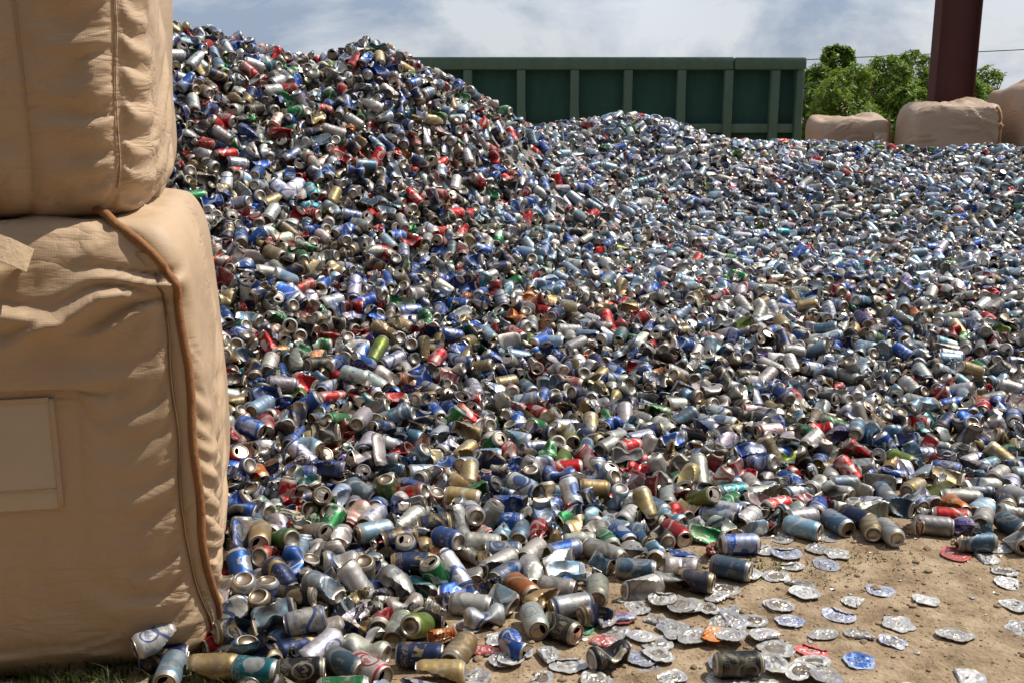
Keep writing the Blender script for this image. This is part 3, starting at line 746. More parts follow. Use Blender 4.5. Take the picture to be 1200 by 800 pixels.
def make_warp(kind, seed):
    r = random.Random(seed)
    planes = []; st = dict(axial=1.0, flat=1.0, bend=0.0, twist=0.0, acc=0.0, pinch=0.0)
    def plane(off, tilt, k):
        an = r.uniform(0, 2 * math.pi); el = r.uniform(-tilt, tilt)
        n = np.array([math.cos(an) * math.cos(el), math.sin(an) * math.cos(el), math.sin(el)])
        p0 = np.array([math.cos(an) * off, math.sin(an) * off, r.uniform(-.03, .03)])
        planes.append((n, float(n @ p0), k))
    if kind == 'dented':
        for _ in range(r.randint(1, 2)): plane(r.uniform(.019, .027), .5, r.uniform(.5, .9))
        st['bend'] = r.uniform(0, .15)
    elif kind == 'crumpled':
        st['axial'] = r.uniform(.66, .86); st['acc'] = r.uniform(.0, .003); st['twist'] = r.uniform(-.9, .9)
        for _ in range(r.randint(4, 6)): plane(r.uniform(.009, .022), .85, r.uniform(.5, 1.0))
    elif kind == 'squashed':
        st['flat'] = r.uniform(.36, .52)
        for _ in range(3): plane(r.uniform(.016, .024), .7, r.uniform(.4, .8))
        st['bend'] = r.uniform(-.3, .3)
    elif kind == 'bent':
        st['bend'] = r.uniform(.55, .9); st['pinch'] = r.uniform(.45, .7)
        for _ in range(2): plane(r.uniform(.014, .024), .6, r.uniform(.5, .9))
    elif kind == 'pinched':
        st['pinch'] = r.uniform(.6, .8); st['axial'] = r.uniform(.86, .96); st['twist'] = r.uniform(-.5, .5)
        for _ in range(1): plane(r.uniform(.018, .026), .6, .7)
    ph = r.uniform(0, 6)
    def warp(P, centre=True):
        P = P.copy()
        x, y, z = P.T
        ripple = .00045 * np.sin(z * 260 + 4 * np.sin(np.arctan2(y, x) * 2 + ph)) * (np.abs(z) < .046)
        P[:, 0] *= 1 + ripple / RC; P[:, 1] *= 1 + ripple / RC
        if st['acc']:
            k = 1 + st['acc'] / RC * np.sin(z * 420 + 2 * np.sin(np.arctan2(y, x) * 3 + ph)) * (np.abs(z) < .046)
            P[:, 0] *= k; P[:, 1] *= k
        for n, o, k in planes:
            d = P @ n - o
            s_ = np.maximum(0, d)
            lim = 1.0 - .45 * np.clip((np.abs(z) - .046) / .012, 0, 1)
            P -= (s_ * (1 + k) * lim)[:, None] * n
        z = P[:, 2]
        if st['pinch']:
            g = np.exp(-(z / .024) ** 2); P[:, 0] *= 1 - st['pinch'] * g; P[:, 1] *= 1 + .32 * st['pinch'] * g
        if st['flat'] < 1:
            e_ = .5 + .5 * np.clip((.061 - np.abs(z)) / .03, 0, 1); f_ = 1 - (1 - st['flat']) * e_
            P[:, 1] *= f_; P[:, 0] *= 1 + (1 - f_) * .42
        if st['twist']:
            an = st['twist'] * P[:, 2] / HL; c, s_ = np.cos(an), np.sin(an); P[:, 0], P[:, 1] = c * P[:, 0] - s_ * P[:, 1], s_ * P[:, 0] + c * P[:, 1]
        P[:, 2] *= st['axial']
        if st['bend']:
            an = st['bend'] * np.clip(P[:, 2] / .02, -1, 1) * .5; zz = P[:, 2].copy()
            P[:, 2] = zz * np.cos(an) + P[:, 0] * np.sin(an); P[:, 0] = P[:, 0] * np.cos(an) - np.abs(zz) * np.sin(np.abs(an)) * np.sign(st['bend'])
        return P
    q0 = warp(BODY_V); mid = (q0.max(0) + q0.min(0)) / 2
    return (lambda P: warp(P) - mid), st

SPEC = ['intact'] * 4 + ['dented'] * 6 + ['crumpled'] * 6 + ['squashed'] * 4 + ['bent'] * 2 + ['pinched'] * 3
STATE_W = dict(intact=.14, dented=.28, crumpled=.28, squashed=.12, bent=.08, pinched=.10)
SHAPES = []
src_col = bpy.data.collections.new('can_shapes')      # never linked to the scene: only the mass of cans draws from it
for i, kind in enumerate(SPEC):
    wp, st = make_warp(kind, 100 + i * 7)
    bv, sv, lv, tv = wp(BODY_V), wp(BASE_V), wp(LID_V), wp(TAB_V)
    ang = 42 if kind in ('intact', 'dented') else 30
    me_b = mesh('can_body', bv, BODY_F, [M['paint']], sharp=ang, uv=BODY_UV)
    me_s = mesh('can_base', sv, BASE_F, [M['metal']], sharp=40)
    me_l = mesh('can_lid', lv, LID_F, [M['metal']], sharp=40)
    me_t = mesh('can_tab', tv, TAB_F, [M['metal']], smooth=False)
    V = np.concatenate([bv, sv, lv, tv]); o1 = len(bv); o2 = o1 + len(sv); o3 = o2 + len(lv)
    Fc = BODY_F + [tuple(q + o1 for q in f) for f in BASE_F] + [tuple(q + o2 for q in f) for f in LID_F] + [tuple(q + o3 for q in f) for f in TAB_F]
    uv = list(BODY_UV) + [(0, 0)] * sum(len(f) for f in Fc[len(BODY_F):])
    mj = mesh('can_whole', V, Fc, [M['paint'], M['metal']], sharp=ang, uv=uv, mi=[0] * len(BODY_F) + [1] * (len(Fc) - len(BODY_F)))
    oj = bpy.data.objects.new('can_shape_%02d' % i, mj); src_col.objects.link(oj)
    q = wp(BODY_V); hl = float(np.abs(q[:, 2]).max()); rad = float(np.percentile(np.hypot(q[:, 0], q[:, 1]), 75))
    SHAPES.append(dict(kind=kind, meshes=(me_b, me_s, me_l, me_t), hl=hl, rad=min(rad, .034)))
BY_STATE = {k: [i for i, s_ in enumerate(SHAPES) if s_['kind'] == k] for k in STATE_W}

# ------------------------------------------------------------------ can colours: name -> (ground, accent, weight)
PAL = [('plain silver', (.44,.43,.41), (.26,.27,.28), .27), ('silver and blue', (.46,.47,.48), (.04,.09,.26), .19), ('pale blue', (.22,.33,.43), (.50,.51,.52), .07),
       ('blue', (.020,.072,.27), (.42,.44,.48), .10), ('navy and gold', (.014,.024,.07), (.34,.25,.10), .07), ('slate blue', (.075,.14,.21), (.38,.39,.39), .075),
       ('red', (.36,.010,.012), (.48,.42,.40), .060), ('white and red', (.55,.52,.49), (.34,.02,.02), .03), ('gold', (.33,.24,.11), (.44,.40,.33), .055),
       ('green', (.012,.14,.04), (.44,.47,.42), .022), ('lime', (.15,.20,.03), (.07,.13,.03), .008), ('orange', (.40,.11,.022), (.44,.34,.24), .010),
       ('black', (.014,.014,.016), (.28,.25,.19), .045), ('purple', (.06,.035,.17), (.40,.38,.42), .006), ('teal', (.02,.17,.20), (.42,.45,.45), .013)]
PAL = [(n_, tuple(v_ * k_ for v_, k_ in zip(a_, (.93, .90, .855) if n_ in ('plain silver', 'silver and blue', 'white and red', 'gold') else (.93, .93, .94))), tuple(v_ * k_ for v_, k_ in zip(b_, (.88, .85, .81))), w_) for n_, a_, b_, w_ in PAL]
PN = {p[0]: i for i, p in enumerate(PAL)}
PW = np.array([p[3] for p in PAL]); PW = PW / PW.sum()

# ------------------------------------------------------------------ settle the cans
def hexgrid(g):
    X, Y = [], []
    y = 2.0; r = 0
    while y < 10.7:
        x = np.arange(-4.2 + (g / 2 if r % 2 else 0), 6.0, g); X.append(x); Y.append(np.full_like(x, y)); y += g * .866; r += 1
    return np.concatenate(X), np.concatenate(Y)
P0, layer = [], []
for k in range(3):
    x, y = hexgrid(.094 if k < 2 else .098)
    x = x + rng.normal(0, .024, len(x)); y = y + rng.normal(0, .024, len(x))
    u = (x / np.maximum(y, .1))
    keep = (samp(SD, x, y) > .012) & (u < .60) & (u > -.47) & ((y < 8.5) | (u > -.2))
    hz = samp(HZ, x, y); z = hz - .045 - (2 - k) * .066
    keep &= z > .005 if k < 2 else z > -1
    if k == 0: keep &= y < 7.0
    x, y, z = x[keep], y[keep], z[keep]
    P0.append(np.stack([x, y, np.maximum(z, .034)], 1)); layer.append(np.full(len(x), k))
P0 = np.concatenate(P0); layer = np.concatenate(layer)
# cans at the pile's toe that the photograph shows singly: pixel, heading in degrees on the ground (0 = to the right, 90 = away; lid end leads), colour, state
TOE_CANS = [(865,777,4,'black','dented'),(714,769,25,'black','pinched'),(655,735,-40,'black','dented'),(626,727,-80,'plain silver','intact'),(866,640,5,'blue','intact'),
 (856,668,-28,'slate blue','intact'),(812,682,-22,'navy and gold','dented'),(940,619,-38,'pale blue','intact'),(981,611,-70,'slate blue','intact'),(1003,606,-55,'navy and gold','intact'),
 (1042,623,95,'plain silver','intact'),(1020,617,80,'gold','dented'),(1066,617,10,'white and red','crumpled'),(1094,614,-15,'plain silver','intact'),(1143,635,0,'slate blue','dented'),
 (1186,616,-75,'slate blue','intact'),(193,770,8,'navy and gold','intact'),(200,787,-85,'pale blue','intact'),(250,783,5,'gold','dented'),(300,786,-12,'teal','intact'),
 (352,787,8,'black','intact'),(405,777,-40,'slate blue','intact'),(432,783,-42,'white and red','intact'),(492,768,-2,'navy and gold','dented'),(538,765,70,'gold','intact'),
 (516,742,15,'orange','crumpled'),(752,690,30,'plain silver','dented'),(745,668,-10,'slate blue','intact'),(790,678,-8,'plain silver','squashed'),(1125,633,160,'gold','crumpled'),
 (700,693,85,'plain silver','intact'),(612,690,-60,'orange','intact')]
NP = len(TOE_CANS)
tp = np.array([pix_z(c[0], c[1], .03) for c in TOE_CANS])
bx_, by_, brot, ba = FRONT_BAG
# drop heap cans that start on top of the hand-placed ones
dmin = np.min(np.hypot(P0[:, None, 0] - tp[None, :, 0], P0[:, None, 1] - tp[None, :, 1]), axis=1)
ok = (dmin > .085) | (P0[:, 2] > .13)
P0, layer = P0[ok], layer[ok]
Nc = len(P0) + NP
states = np.array(rng.choice(list(STATE_W), size=Nc, p=list(STATE_W.values())), dtype=object)
pin = np.zeros(Nc, bool); pin[:NP] = True
AX = rng.normal(size=(Nc, 3)); AX[:, 2] *= .55; AX[:, 1] *= 1.15; AX /= np.linalg.norm(AX, axis=1)[:, None]
CEN = np.concatenate([tp, P0])
colour = rng.choice(len(PAL), size=Nc, p=PW)
for i, c in enumerate(TOE_CANS):
    AX[i] = (math.cos(R(c[2])), math.sin(R(c[2])), 0); states[i] = c[4]; colour[i] = PN[c[3]]
shape = np.array([rng.choice(BY_STATE[s_]) for s_ in states])
tall = np.where((rng.random(Nc) < .06) & ~pin, 1.27, 1.0); slim = np.where(tall > 1, 1.0, np.where(rng.random(Nc) < .06, .88, 1.0))
tall = tall * np.where(pin, 1, rng.uniform(.86, 1.04, Nc))
hl = np.array([SHAPES[i]['hl'] for i in shape]) * tall; rad = np.array([SHAPES[i]['rad'] for i in shape]) * slim * .97
tp[:, 2] = ground_z(tp[:, 0], tp[:, 1]) + rad[:NP] * 1.02; CEN[:NP] = tp
OFF = np.maximum(hl - rad * .82, .004)
FLOOR = np.maximum(HZ - .245, 0.0)
def pairs_of(Q, cell):
    I = np.floor((Q - Q.min(0)) / cell).astype(np.int64) + 1
    dim = I.max(0) + 3
    key = (I[:, 0] * dim[1] + I[:, 1]) * dim[2] + I[:, 2]
    order = np.argsort(key, kind='stable'); sk = key[order]
    uk, st, ct = np.unique(sk, return_index=True, return_counts=True)
    out = []
    for dx in (-1, 0, 1):
        for dy in (-1, 0, 1):
            for dz in (-1, 0, 1):
                if (dx, dy, dz) < (0, 0, 0): continue
                nk = uk + (dx * dim[1] + dy) * dim[2] + dz
                j = np.searchsorted(uk, nk); j[j == len(uk)] = 0
                m = uk[j] == nk
                sa, ca, sb, cb = st[m], ct[m], st[j[m]], ct[j[m]]
                tot = ca * cb; T = tot.sum()
                if T == 0: continue
                base = np.repeat(np.cumsum(tot) - tot, tot); loc = np.arange(T) - base
                cbr = np.repeat(cb, tot)
                a = order[np.repeat(sa, tot) + loc // cbr]; b = order[np.repeat(sb, tot) + loc % cbr]
                if (dx, dy, dz) == (0, 0, 0): w = a < b; a, b = a[w], b[w]
                out.append((a, b))
    return np.concatenate([o[0] for o in out]), np.concatenate([o[1] for o in out])
ITER = 46
cb_, sb_ = math.cos(brot), math.sin(brot)
for it in range(ITER):
    Q = (CEN[:, None] + AX[:, None] * (OFF[:, None] * np.array([-1., 0, 1]))[..., None]).reshape(-1, 3)
    own = np.repeat(np.arange(Nc), 3); rr = rad[own]
    grav = .006 * (1 - it / ITER) + .0012
    Q[:, 2] -= np.where(pin[own], 0, grav if it < ITER - 8 else .0004)
    if it % 3 == 0:
        A, B_ = pairs_of(Q, .075)
        m = own[A] != own[B_]; A, B_ = A[m], B_[m]
        m = np.sum((Q[A] - Q[B_]) ** 2, 1) < .085 ** 2; A, B_ = A[m], B_[m]
    for sub in range(2):
        d = Q[A] - Q[B_]; ln = np.sqrt(np.sum(d * d, 1)) + 1e-9
        ov = rr[A] + rr[B_] - ln; m = ov > 0
        a, b, d_, o_ = A[m], B_[m], d[m] / ln[m][:, None], ov[m]
        pa, pb = pin[own[a]], pin[own[b]]
        wa = np.where(pa, 0, np.where(pb, 1., .5)); wb = np.where(pb, 0, np.where(pa, 1., .5))
        cor = np.zeros_like(Q); cnt = np.ones(len(Q)) * .6
        mv = d_ * (o_ * .8)[:, None]
        for ax in range(3):
            cor[:, ax] += np.bincount(a, mv[:, ax] * wa, len(Q)) - np.bincount(b, mv[:, ax] * wb, len(Q))
        cnt += np.bincount(a, None, len(Q)) * .45 + np.bincount(b, None, len(Q)) * .45
        Q += cor / np.maximum(1, cnt)[:, None]
        fl = samp(FLOOR, Q[:, 0], Q[:, 1]); gzq = fl + rr
        low = (Q[:, 2] < gzq) & ~pin[own]; Q[low, 2] = gzq[low]
        # keep out of the near bag
        lx = (Q[:, 0] - bx_) * cb_ + (Q[:, 1] - by_) * sb_; ly = -(Q[:, 0] - bx_) * sb_ + (Q[:, 1] - by_) * cb_
        lim = ba - .03 - .03 * np.clip(1 - Q[:, 2] / .15, 0, 1) + rr
        inn = (np.abs(lx) < lim) & (np.abs(ly) < lim) & ~pin[own] & (Q[:, 2] < 1.2)
        px_, py_ = lim - np.abs(lx), lim - np.abs(ly)
        gx_ = inn & (px_ < py_); gy_ = inn & ~(px_ < py_)
        lx = np.where(gx_, np.sign(lx) * lim, lx); ly = np.where(gy_, np.sign(ly) * lim, ly)
        Q[:, 0] = np.where(inn, bx_ + lx * cb_ - ly * sb_, Q[:, 0]); Q[:, 1] = np.where(inn, by_ + lx * sb_ + ly * cb_, Q[:, 1])
    T3 = Q.reshape(-1, 3, 3)
    CEN = T3.mean(1); a_ = T3[:, 2] - T3[:, 0]; AX = a_ / (np.linalg.norm(a_, axis=1)[:, None] + 1e-12)
CEN[:NP] = tp
print('cans settled:', Nc)

# ------------------------------------------------------------------ which cans show, and how large
def visible_areas():
    W, Hh = 720, 480; k = W / 1200.0
    ids = -np.ones((Hh, W), int)
    Q = (CEN[:, None] + AX[:, None] * (OFF[:, None] * np.array([-1., 0, 1]))[..., None]).reshape(-1, 3)
    u, v, zc = proj(Q); own = np.repeat(np.arange(Nc), 3)
    r_ = np.repeat(rad, 3) * F / zc * k; u = u * k; v = v * k
    for q in np.argsort(-zc):
        x0, x1, y0, y1 = int(u[q] - r_[q]), int(u[q] + r_[q]) + 1, int(v[q] - r_[q]), int(v[q] + r_[q]) + 1
        if x1 < 0 or y1 < 0 or x0 >= W or y0 >= Hh: continue
        x0, y0, x1, y1 = max(x0, 0), max(y0, 0), min(x1, W - 1), min(y1, Hh - 1)
        yy, xx = np.ogrid[y0:y1 + 1, x0:x1 + 1]
        ids[y0:y1 + 1, x0:x1 + 1][(xx - u[q]) ** 2 + (yy - v[q]) ** 2 <= r_[q] ** 2] = own[q]
    ids[:, :int(207 * k)] = np.where(np.arange(Hh)[:, None] < 755 * k, -1, ids[:, :int(207 * k)])
    ids[int(265 * k):int(755 * k), :int(262 * k)] = -1
    return np.bincount(ids[ids >= 0], minlength=Nc) / k / k, ids
AREA, IDS = visible_areas()
PU, PV, PZ = proj(CEN)
print('cans showing:', int((AREA > 4).sum()))
# colours of cans that stand out in the photograph
SPOTS = dict(red='438,147 417,183 482,197 593,158 575,190 478,233 690,253 337,102 233,145 247,170 367,137 328,155 357,202 258,203 260,247 290,248 355,248 448,354 417,367 437,395 583,392 613,395 563,467 548,476 747,374 680,422 380,327 292,365 272,438 278,508 362,450 997,335 1102,341 1144,357 1165,374 1111,389 1160,405 917,464 1047,505 488,581 677,550 437,643 438,725 767,578 973,591 1117,604 875,553 870,340 835,335 925,98 930,175 968,225 985,330 480,235 700,290 860,220 1175,390',
 blue='470,115 488,155 732,172 692,158 743,230 267,82 247,132 283,143 273,187 293,207 503,307 500,440 640,470 668,487 547,427 477,477 753,430 310,455 343,475 1092,415 1060,397 1189,484 467,561 593,545 438,680 530,330 520,290 560,420 575,430 700,265 1095,290 1070,200 905,190 1115,230 310,690 545,445 430,330 610,300',
 green='585,217 575,238 597,120 337,117 233,237 503,382 582,364 588,520 991,347 1002,359 310,603 430,130 800,560 500,375', lime='358,100 377,218 377,260 347,452 1110,580 452,583 310,430 730,295', orange='617,355 597,377 473,452 370,340 325,405 985,435 1129,439 640,350 1075,373',
 gold='288,407 275,418 620,375 670,365 720,470 935,318 1010,265', purple='987,514 440,400 545,460', teal='1031,522 510,646 543,395 420,480', **{'navy and gold': '535,200 1061,434 640,500 655,480 700,520 345,480'})
freed = AREA > 20
for name, lst in SPOTS.items():
    for s_ in lst.split():
        x, y = map(float, s_.split(','))
        d = np.hypot(PU - x, PV - y) + np.where(freed & (np.arange(Nc) >= NP), 0, 1e6)
        i = int(np.argmin(d)); colour[i] = PN[name]; freed[i] = False
# fewer strong reds and oranges far to the right, more on the left flank, as in the photograph
loud = np.isin(colour, [PN['red'], PN['orange'], PN['gold']]) & (AREA <= 20)
far = freed & np.isin(colour, [PN['red'], PN['orange'], PN['green'], PN['lime'], PN['gold'], PN['purple']]) & (PU > 620) & (PV < 330)
sel = far & (rng.random(Nc) < .75); colour[sel] = rng.choice([0, 1, 2, 5], size=int(sel.sum()))
sel = (PU > 600) & (PV < 340) & np.isin(colour, [PN['black'], PN['gold'], PN['slate blue'], PN['plain silver']]) & (rng.random(Nc) < .5); colour[sel] = rng.choice([1, 2, 2], size=int(sel.sum()))
sel = freed & (PU < 640) & (PV < 620) & np.isin(colour, [PN['plain silver'], PN['pale blue']]) & (rng.random(Nc) < .5); colour[sel] = rng.choice([PN['blue'], PN['blue'], PN['blue'], PN['navy and gold'], PN['red'], PN['red'], PN['green'], PN['white and red']], size=int(sel.sum()))

cseed = rng.random(Nc)
ca = np.array([PAL[c][1] for c in colour]); cbb = np.array([PAL[c][2] for c in colour])
jit = np.clip(1 + rng.normal(0, .2, (Nc, 1)), .45, 1.5); ca = np.clip(ca * jit * (1 + rng.normal(0, .05, (Nc, 3))), 0, .85); cbb = np.clip(cbb * jit, 0, .85)
roll = rng.random(Nc) * 2 * math.pi
def can_matrix(i):
    z = Vector(AX[i]); a = Vector((0, 0, 1)) if abs(z.z) < .9 else Vector((1, 0, 0)); x = a.cross(z).normalized(); y = z.cross(x)
    return Matrix((x, y, z)).transposed() @ Matrix.Rotation(roll[i], 3, 'Z')
flip = rng.random(Nc) < .5
AX[NP:][flip[NP:]] *= -1

# ------------------------------------------------------------------ the 300 largest cans, each a thing with its parts
N_SINGLE = 300
cand = np.argsort(-(AREA + np.where(np.arange(Nc) < NP, np.where(AREA > 0, 1e5, 0), 0)))
single = [int(i) for i in cand[:N_SINGLE]]
ORD = ['', 'second', 'third', 'fourth', 'fifth', 'sixth', 'seventh', 'eighth', 'ninth', 'tenth', 'eleventh', 'twelfth', 'thirteenth', 'fourteenth', 'fifteenth', 'sixteenth', 'seventeenth', 'eighteenth', 'nineteenth', 'twentieth']
ORD += [t_ + u_ for t_ in ('twenty-', 'thirty-') for u_ in ('first', 'second', 'third', 'fourth', 'fifth', 'sixth', 'seventh', 'eighth', 'ninth')]
def zone(i):
    x, y = PU[i], PV[i]
    if x < 275 and y > 735: return 'under the lower bag\'s bottom corner'
    if y > 735: return 'along the photo\'s bottom edge'
    if x < 420: return ('low' if y > 650 else 'higher') + ' beside the lower bag'
    if x < 620: return 'left pile ' + ('near bare soil' if y > 670 else 'midway up' if y > 610 else 'further up')
    if x < 860: return 'middle pile ' + ('by flattened cans' if y > 655 else 'midway up' if y > 590 else 'further up')
    return 'right pile ' + ('touching bare soil' if y > 595 else 'above soil edge')
def facing(i):
    c = float(np.dot(AX[i], (C0 - CEN[i]) / np.linalg.norm(C0 - CEN[i])))
    if c > .6: return 'showing lid'
    if c < -.6: return 'showing base'
    return 'upright' if abs(AX[i][2]) > .75 else 'sideways'
keys = {}
for i in single:
    keys.setdefault((PAL[colour[i]][0], states[i], facing(i), zone(i)), []).append(i)
labels = {}
for (cn, st_, fa_, zn), lst in keys.items():
    lst.sort(key=lambda i: PU[i])
    for q, i in enumerate(lst):
        if len(lst) == 1: t = '%s %s can, %s, %s' % (st_, cn, fa_, zn)
        else: t = '%s %s %s can, %s, %s' % ('leftmost' if q == 0 else ORD[q] + ' from left', st_, cn, fa_, zn)
        labels[i] = t
for n_, i in enumerate(single):
    sh = SHAPES[shape[i]]
    r0 = bpy.data.objects.new('drink_can', None); COL.objects.link(r0); r0.empty_display_size = .05
    r0.matrix_world = Matrix.Translation(Vector(CEN[i])) @ can_matrix(i).to_4x4() @ Matrix.Diagonal((slim[i], slim[i], tall[i], 1))
    tag(r0, labels[i], 'can', 'drink cans picked out of the pile')
    parts = {}
    for nm, me, par in (('body', sh['meshes'][0], None), ('base', sh['meshes'][1], None), ('lid', sh['meshes'][2], None), ('pull_tab', sh['meshes'][3], 'lid')):
        o = bpy.data.objects.new(nm, me); COL.objects.link(o); o.parent = parts[par] if par else r0; parts[nm] = o
        o['cola'] = [float(v_) for v_ in ca[i]]; o['colb'] = [float(v_) for v_ in cbb[i]]; o['cseed'] = float(cseed[i])

# ------------------------------------------------------------------ all the other cans: one mass
rest = np.array(sorted(set(range(Nc)) - set(single)))
pm = bpy.data.meshes.new('packed_cans')
pm.from_pydata([tuple(map(float, c)) for c in CEN[rest]], [], [])
def add_attr(name, typ, data, key):
    a = pm.attributes.new(name, typ, 'POINT'); a.data.foreach_set(key, np.asarray(data).ravel())
eul = np.array([tuple(can_matrix(i).to_euler()) for i in rest], dtype=np.float32)
add_attr('rot', 'FLOAT_VECTOR', eul, 'vector')
add_attr('scl', 'FLOAT_VECTOR', np.stack([slim[rest], slim[rest], tall[rest]], 1).astype(np.float32), 'vector')
add_attr('cola', 'FLOAT_VECTOR', ca[rest].astype(np.float32), 'vector')
add_attr('colb', 'FLOAT_VECTOR', cbb[rest].astype(np.float32), 'vector')
add_attr('cseed', 'FLOAT', cseed[rest].astype(np.float32), 'value')
add_attr('vidx', 'INT', shape[rest].astype(np.int32), 'value')
mass = link('packed_cans', pm)
tag(mass, 'great heap of crushed drink cans in silver, blue, red and green', 'cans', None, 'stuff')
ng = bpy.data.node_groups.new('scatter_cans', 'GeometryNodeTree')
ng.interface.new_socket('Geometry', in_out='INPUT', socket_type='NodeSocketGeometry'); ng.interface.new_socket('Geometry', in_out='OUTPUT', socket_type='NodeSocketGeometry')
gi, go = ng.nodes.new('NodeGroupInput'), ng.nodes.new('NodeGroupOutput')
iop = ng.nodes.new('GeometryNodeInstanceOnPoints'); ci = ng.nodes.new('GeometryNodeCollectionInfo')
ci.inputs['Collection'].default_value = src_col; ci.inputs['Separate Children'].default_value = True; ci.inputs['Reset Children'].default_value = True
def named(nm, typ):
    a = ng.nodes.new('GeometryNodeInputNamedAttribute'); a.data_type = typ; a.inputs['Name'].default_value = nm; return a.outputs['Attribute']
e2r = ng.nodes.new('FunctionNodeEulerToRotation')
ng.links.new(named('rot', 'FLOAT_VECTOR'), e2r.inputs[0])
ng.links.new(gi.outputs[0], iop.inputs['Points']); ng.links.new(ci.outputs[0], iop.inputs['Instance'])
iop.inputs['Pick Instance'].default_value = True
ng.links.new(named('vidx', 'INT'), iop.inputs['Instance Index']); ng.links.new(e2r.outputs[0], iop.inputs['Rotation']); ng.links.new(named('scl', 'FLOAT_VECTOR'), iop.inputs['Scale'])
ng.links.new(iop.outputs[0], go.inputs[0])
mass.modifiers.new('scatter', 'NODES').node_group = ng
# the inside of the heap, under three layers of cans
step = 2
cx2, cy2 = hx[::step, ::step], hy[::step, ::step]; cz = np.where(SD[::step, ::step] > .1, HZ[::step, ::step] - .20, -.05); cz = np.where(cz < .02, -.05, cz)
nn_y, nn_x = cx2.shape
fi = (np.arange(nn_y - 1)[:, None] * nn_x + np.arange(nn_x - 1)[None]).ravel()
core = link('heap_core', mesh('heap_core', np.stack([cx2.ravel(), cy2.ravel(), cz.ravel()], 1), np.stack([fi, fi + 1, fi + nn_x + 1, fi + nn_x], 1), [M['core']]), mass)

# ------------------------------------------------------------------ flattened cans lying on the soil
def disc_shape(seed):
    r = random.Random(seed); NS, rings = 44, 14
    lob = [(r.uniform(0, 6.28), r.choice([2, 2, 3, 4, 5]), r.uniform(.015, .065)) for _ in range(5)]
    cre = [(r.uniform(0, 6.28), r.uniform(.010, .040), r.uniform(-1, 1)) for _ in range(9)]
    def height(x, y):
        rr_ = math.hypot(x, y); z = .0035 + .0012 * math.exp(-((rr_ - .027) / .0022) ** 2) - .0012 * math.exp(-((rr_ - .022) / .003) ** 2)
        for an, o, sg in cre:
            d = x * math.cos(an) + y * math.sin(an) - o * .8; z += sg * .0026 * max(0, 1 - abs(d) / .004) + sg * .05 * max(0, d)
        z += .0022 * mnoise.noise(Vector((x * 150 + seed, y * 150, 0))) + .0020 * mnoise.noise(Vector((x * 30, y * 30 + seed, 3)))
        return z
    fold = (r.uniform(0, 6.28), r.uniform(.018, .030)) if seed % 3 == 1 else None
    top, bot = [], []
    for i in range(rings + 1):
        f = i / rings
        for k in range(NS):
            an = 2 * math.pi * k / NS; R0 = .0435 * (1 + sum(a_ * math.sin(n_ * an + p_) for p_, n_, a_ in lob) + .03 * mnoise.noise(Vector((math.cos(an) * 4, math.sin(an) * 4, seed))))
            x, y = R0 * max(f, .02) * math.cos(an), R0 * max(f, .02) * math.sin(an)
            h = max(.0022, height(x, y)); th = .003 if f < .9 else .0016
            if fold:
                d_ = x * math.cos(fold[0]) + y * math.sin(fold[0]) - fold[1]
                if d_ > 0: x -= 1.75 * d_ * math.cos(fold[0]); y -= 1.75 * d_ * math.sin(fold[0]); h += min(.005, .9 * d_)
            top.append((x, y, h)); bot.append((x, y, max(.0003, h - th)))
    n = len(top); Fc = []
    for i in range(rings):
        for k in range(NS):
            a, b = i * NS + k, i * NS + (k + 1) % NS
            Fc.append((a, a + NS, b + NS, b)); Fc.append((a + n, b + n, b + NS + n, a + NS + n))
    for k in range(NS):
        a, b = rings * NS + k, rings * NS + (k + 1) % NS; Fc.append((a, a + n, b + n, b))
    LR = 8 if seed % 4 == 0 else 2              # rings of faces that belong to the lid
    V = np.array(top + bot); zoff = V[:, 2].min(); V[:, 2] -= zoff - .0004
    uv = []
    for f in Fc:
        for q in f:
            qq = q % n; uv.append(((qq % NS) / NS, .1 + .8 * (qq // NS) / rings))
    lid_f = [f for j, f in enumerate(Fc[:rings * NS * 2]) if (j // 2) // NS < LR and j % 2 == 0]; rest_f = [(f, j) for j, f in enumerate(Fc) if not (j < rings * NS * 2 and (j // 2) // NS < LR and j % 2 == 0)]
    uvq = np.array(uv).reshape(-1, 4, 2)
    m1 = mesh('flattened_wall', V, [f for f, _ in rest_f], [M['paint']], sharp=32, uv=uvq[[j for _, j in rest_f]].reshape(-1, 2))
    m2 = mesh('flattened_lid', V, lid_f, [M['metal']], sharp=32)
    return m1, m2
DISCS = [disc_shape(s_) for s_ in range(14)]
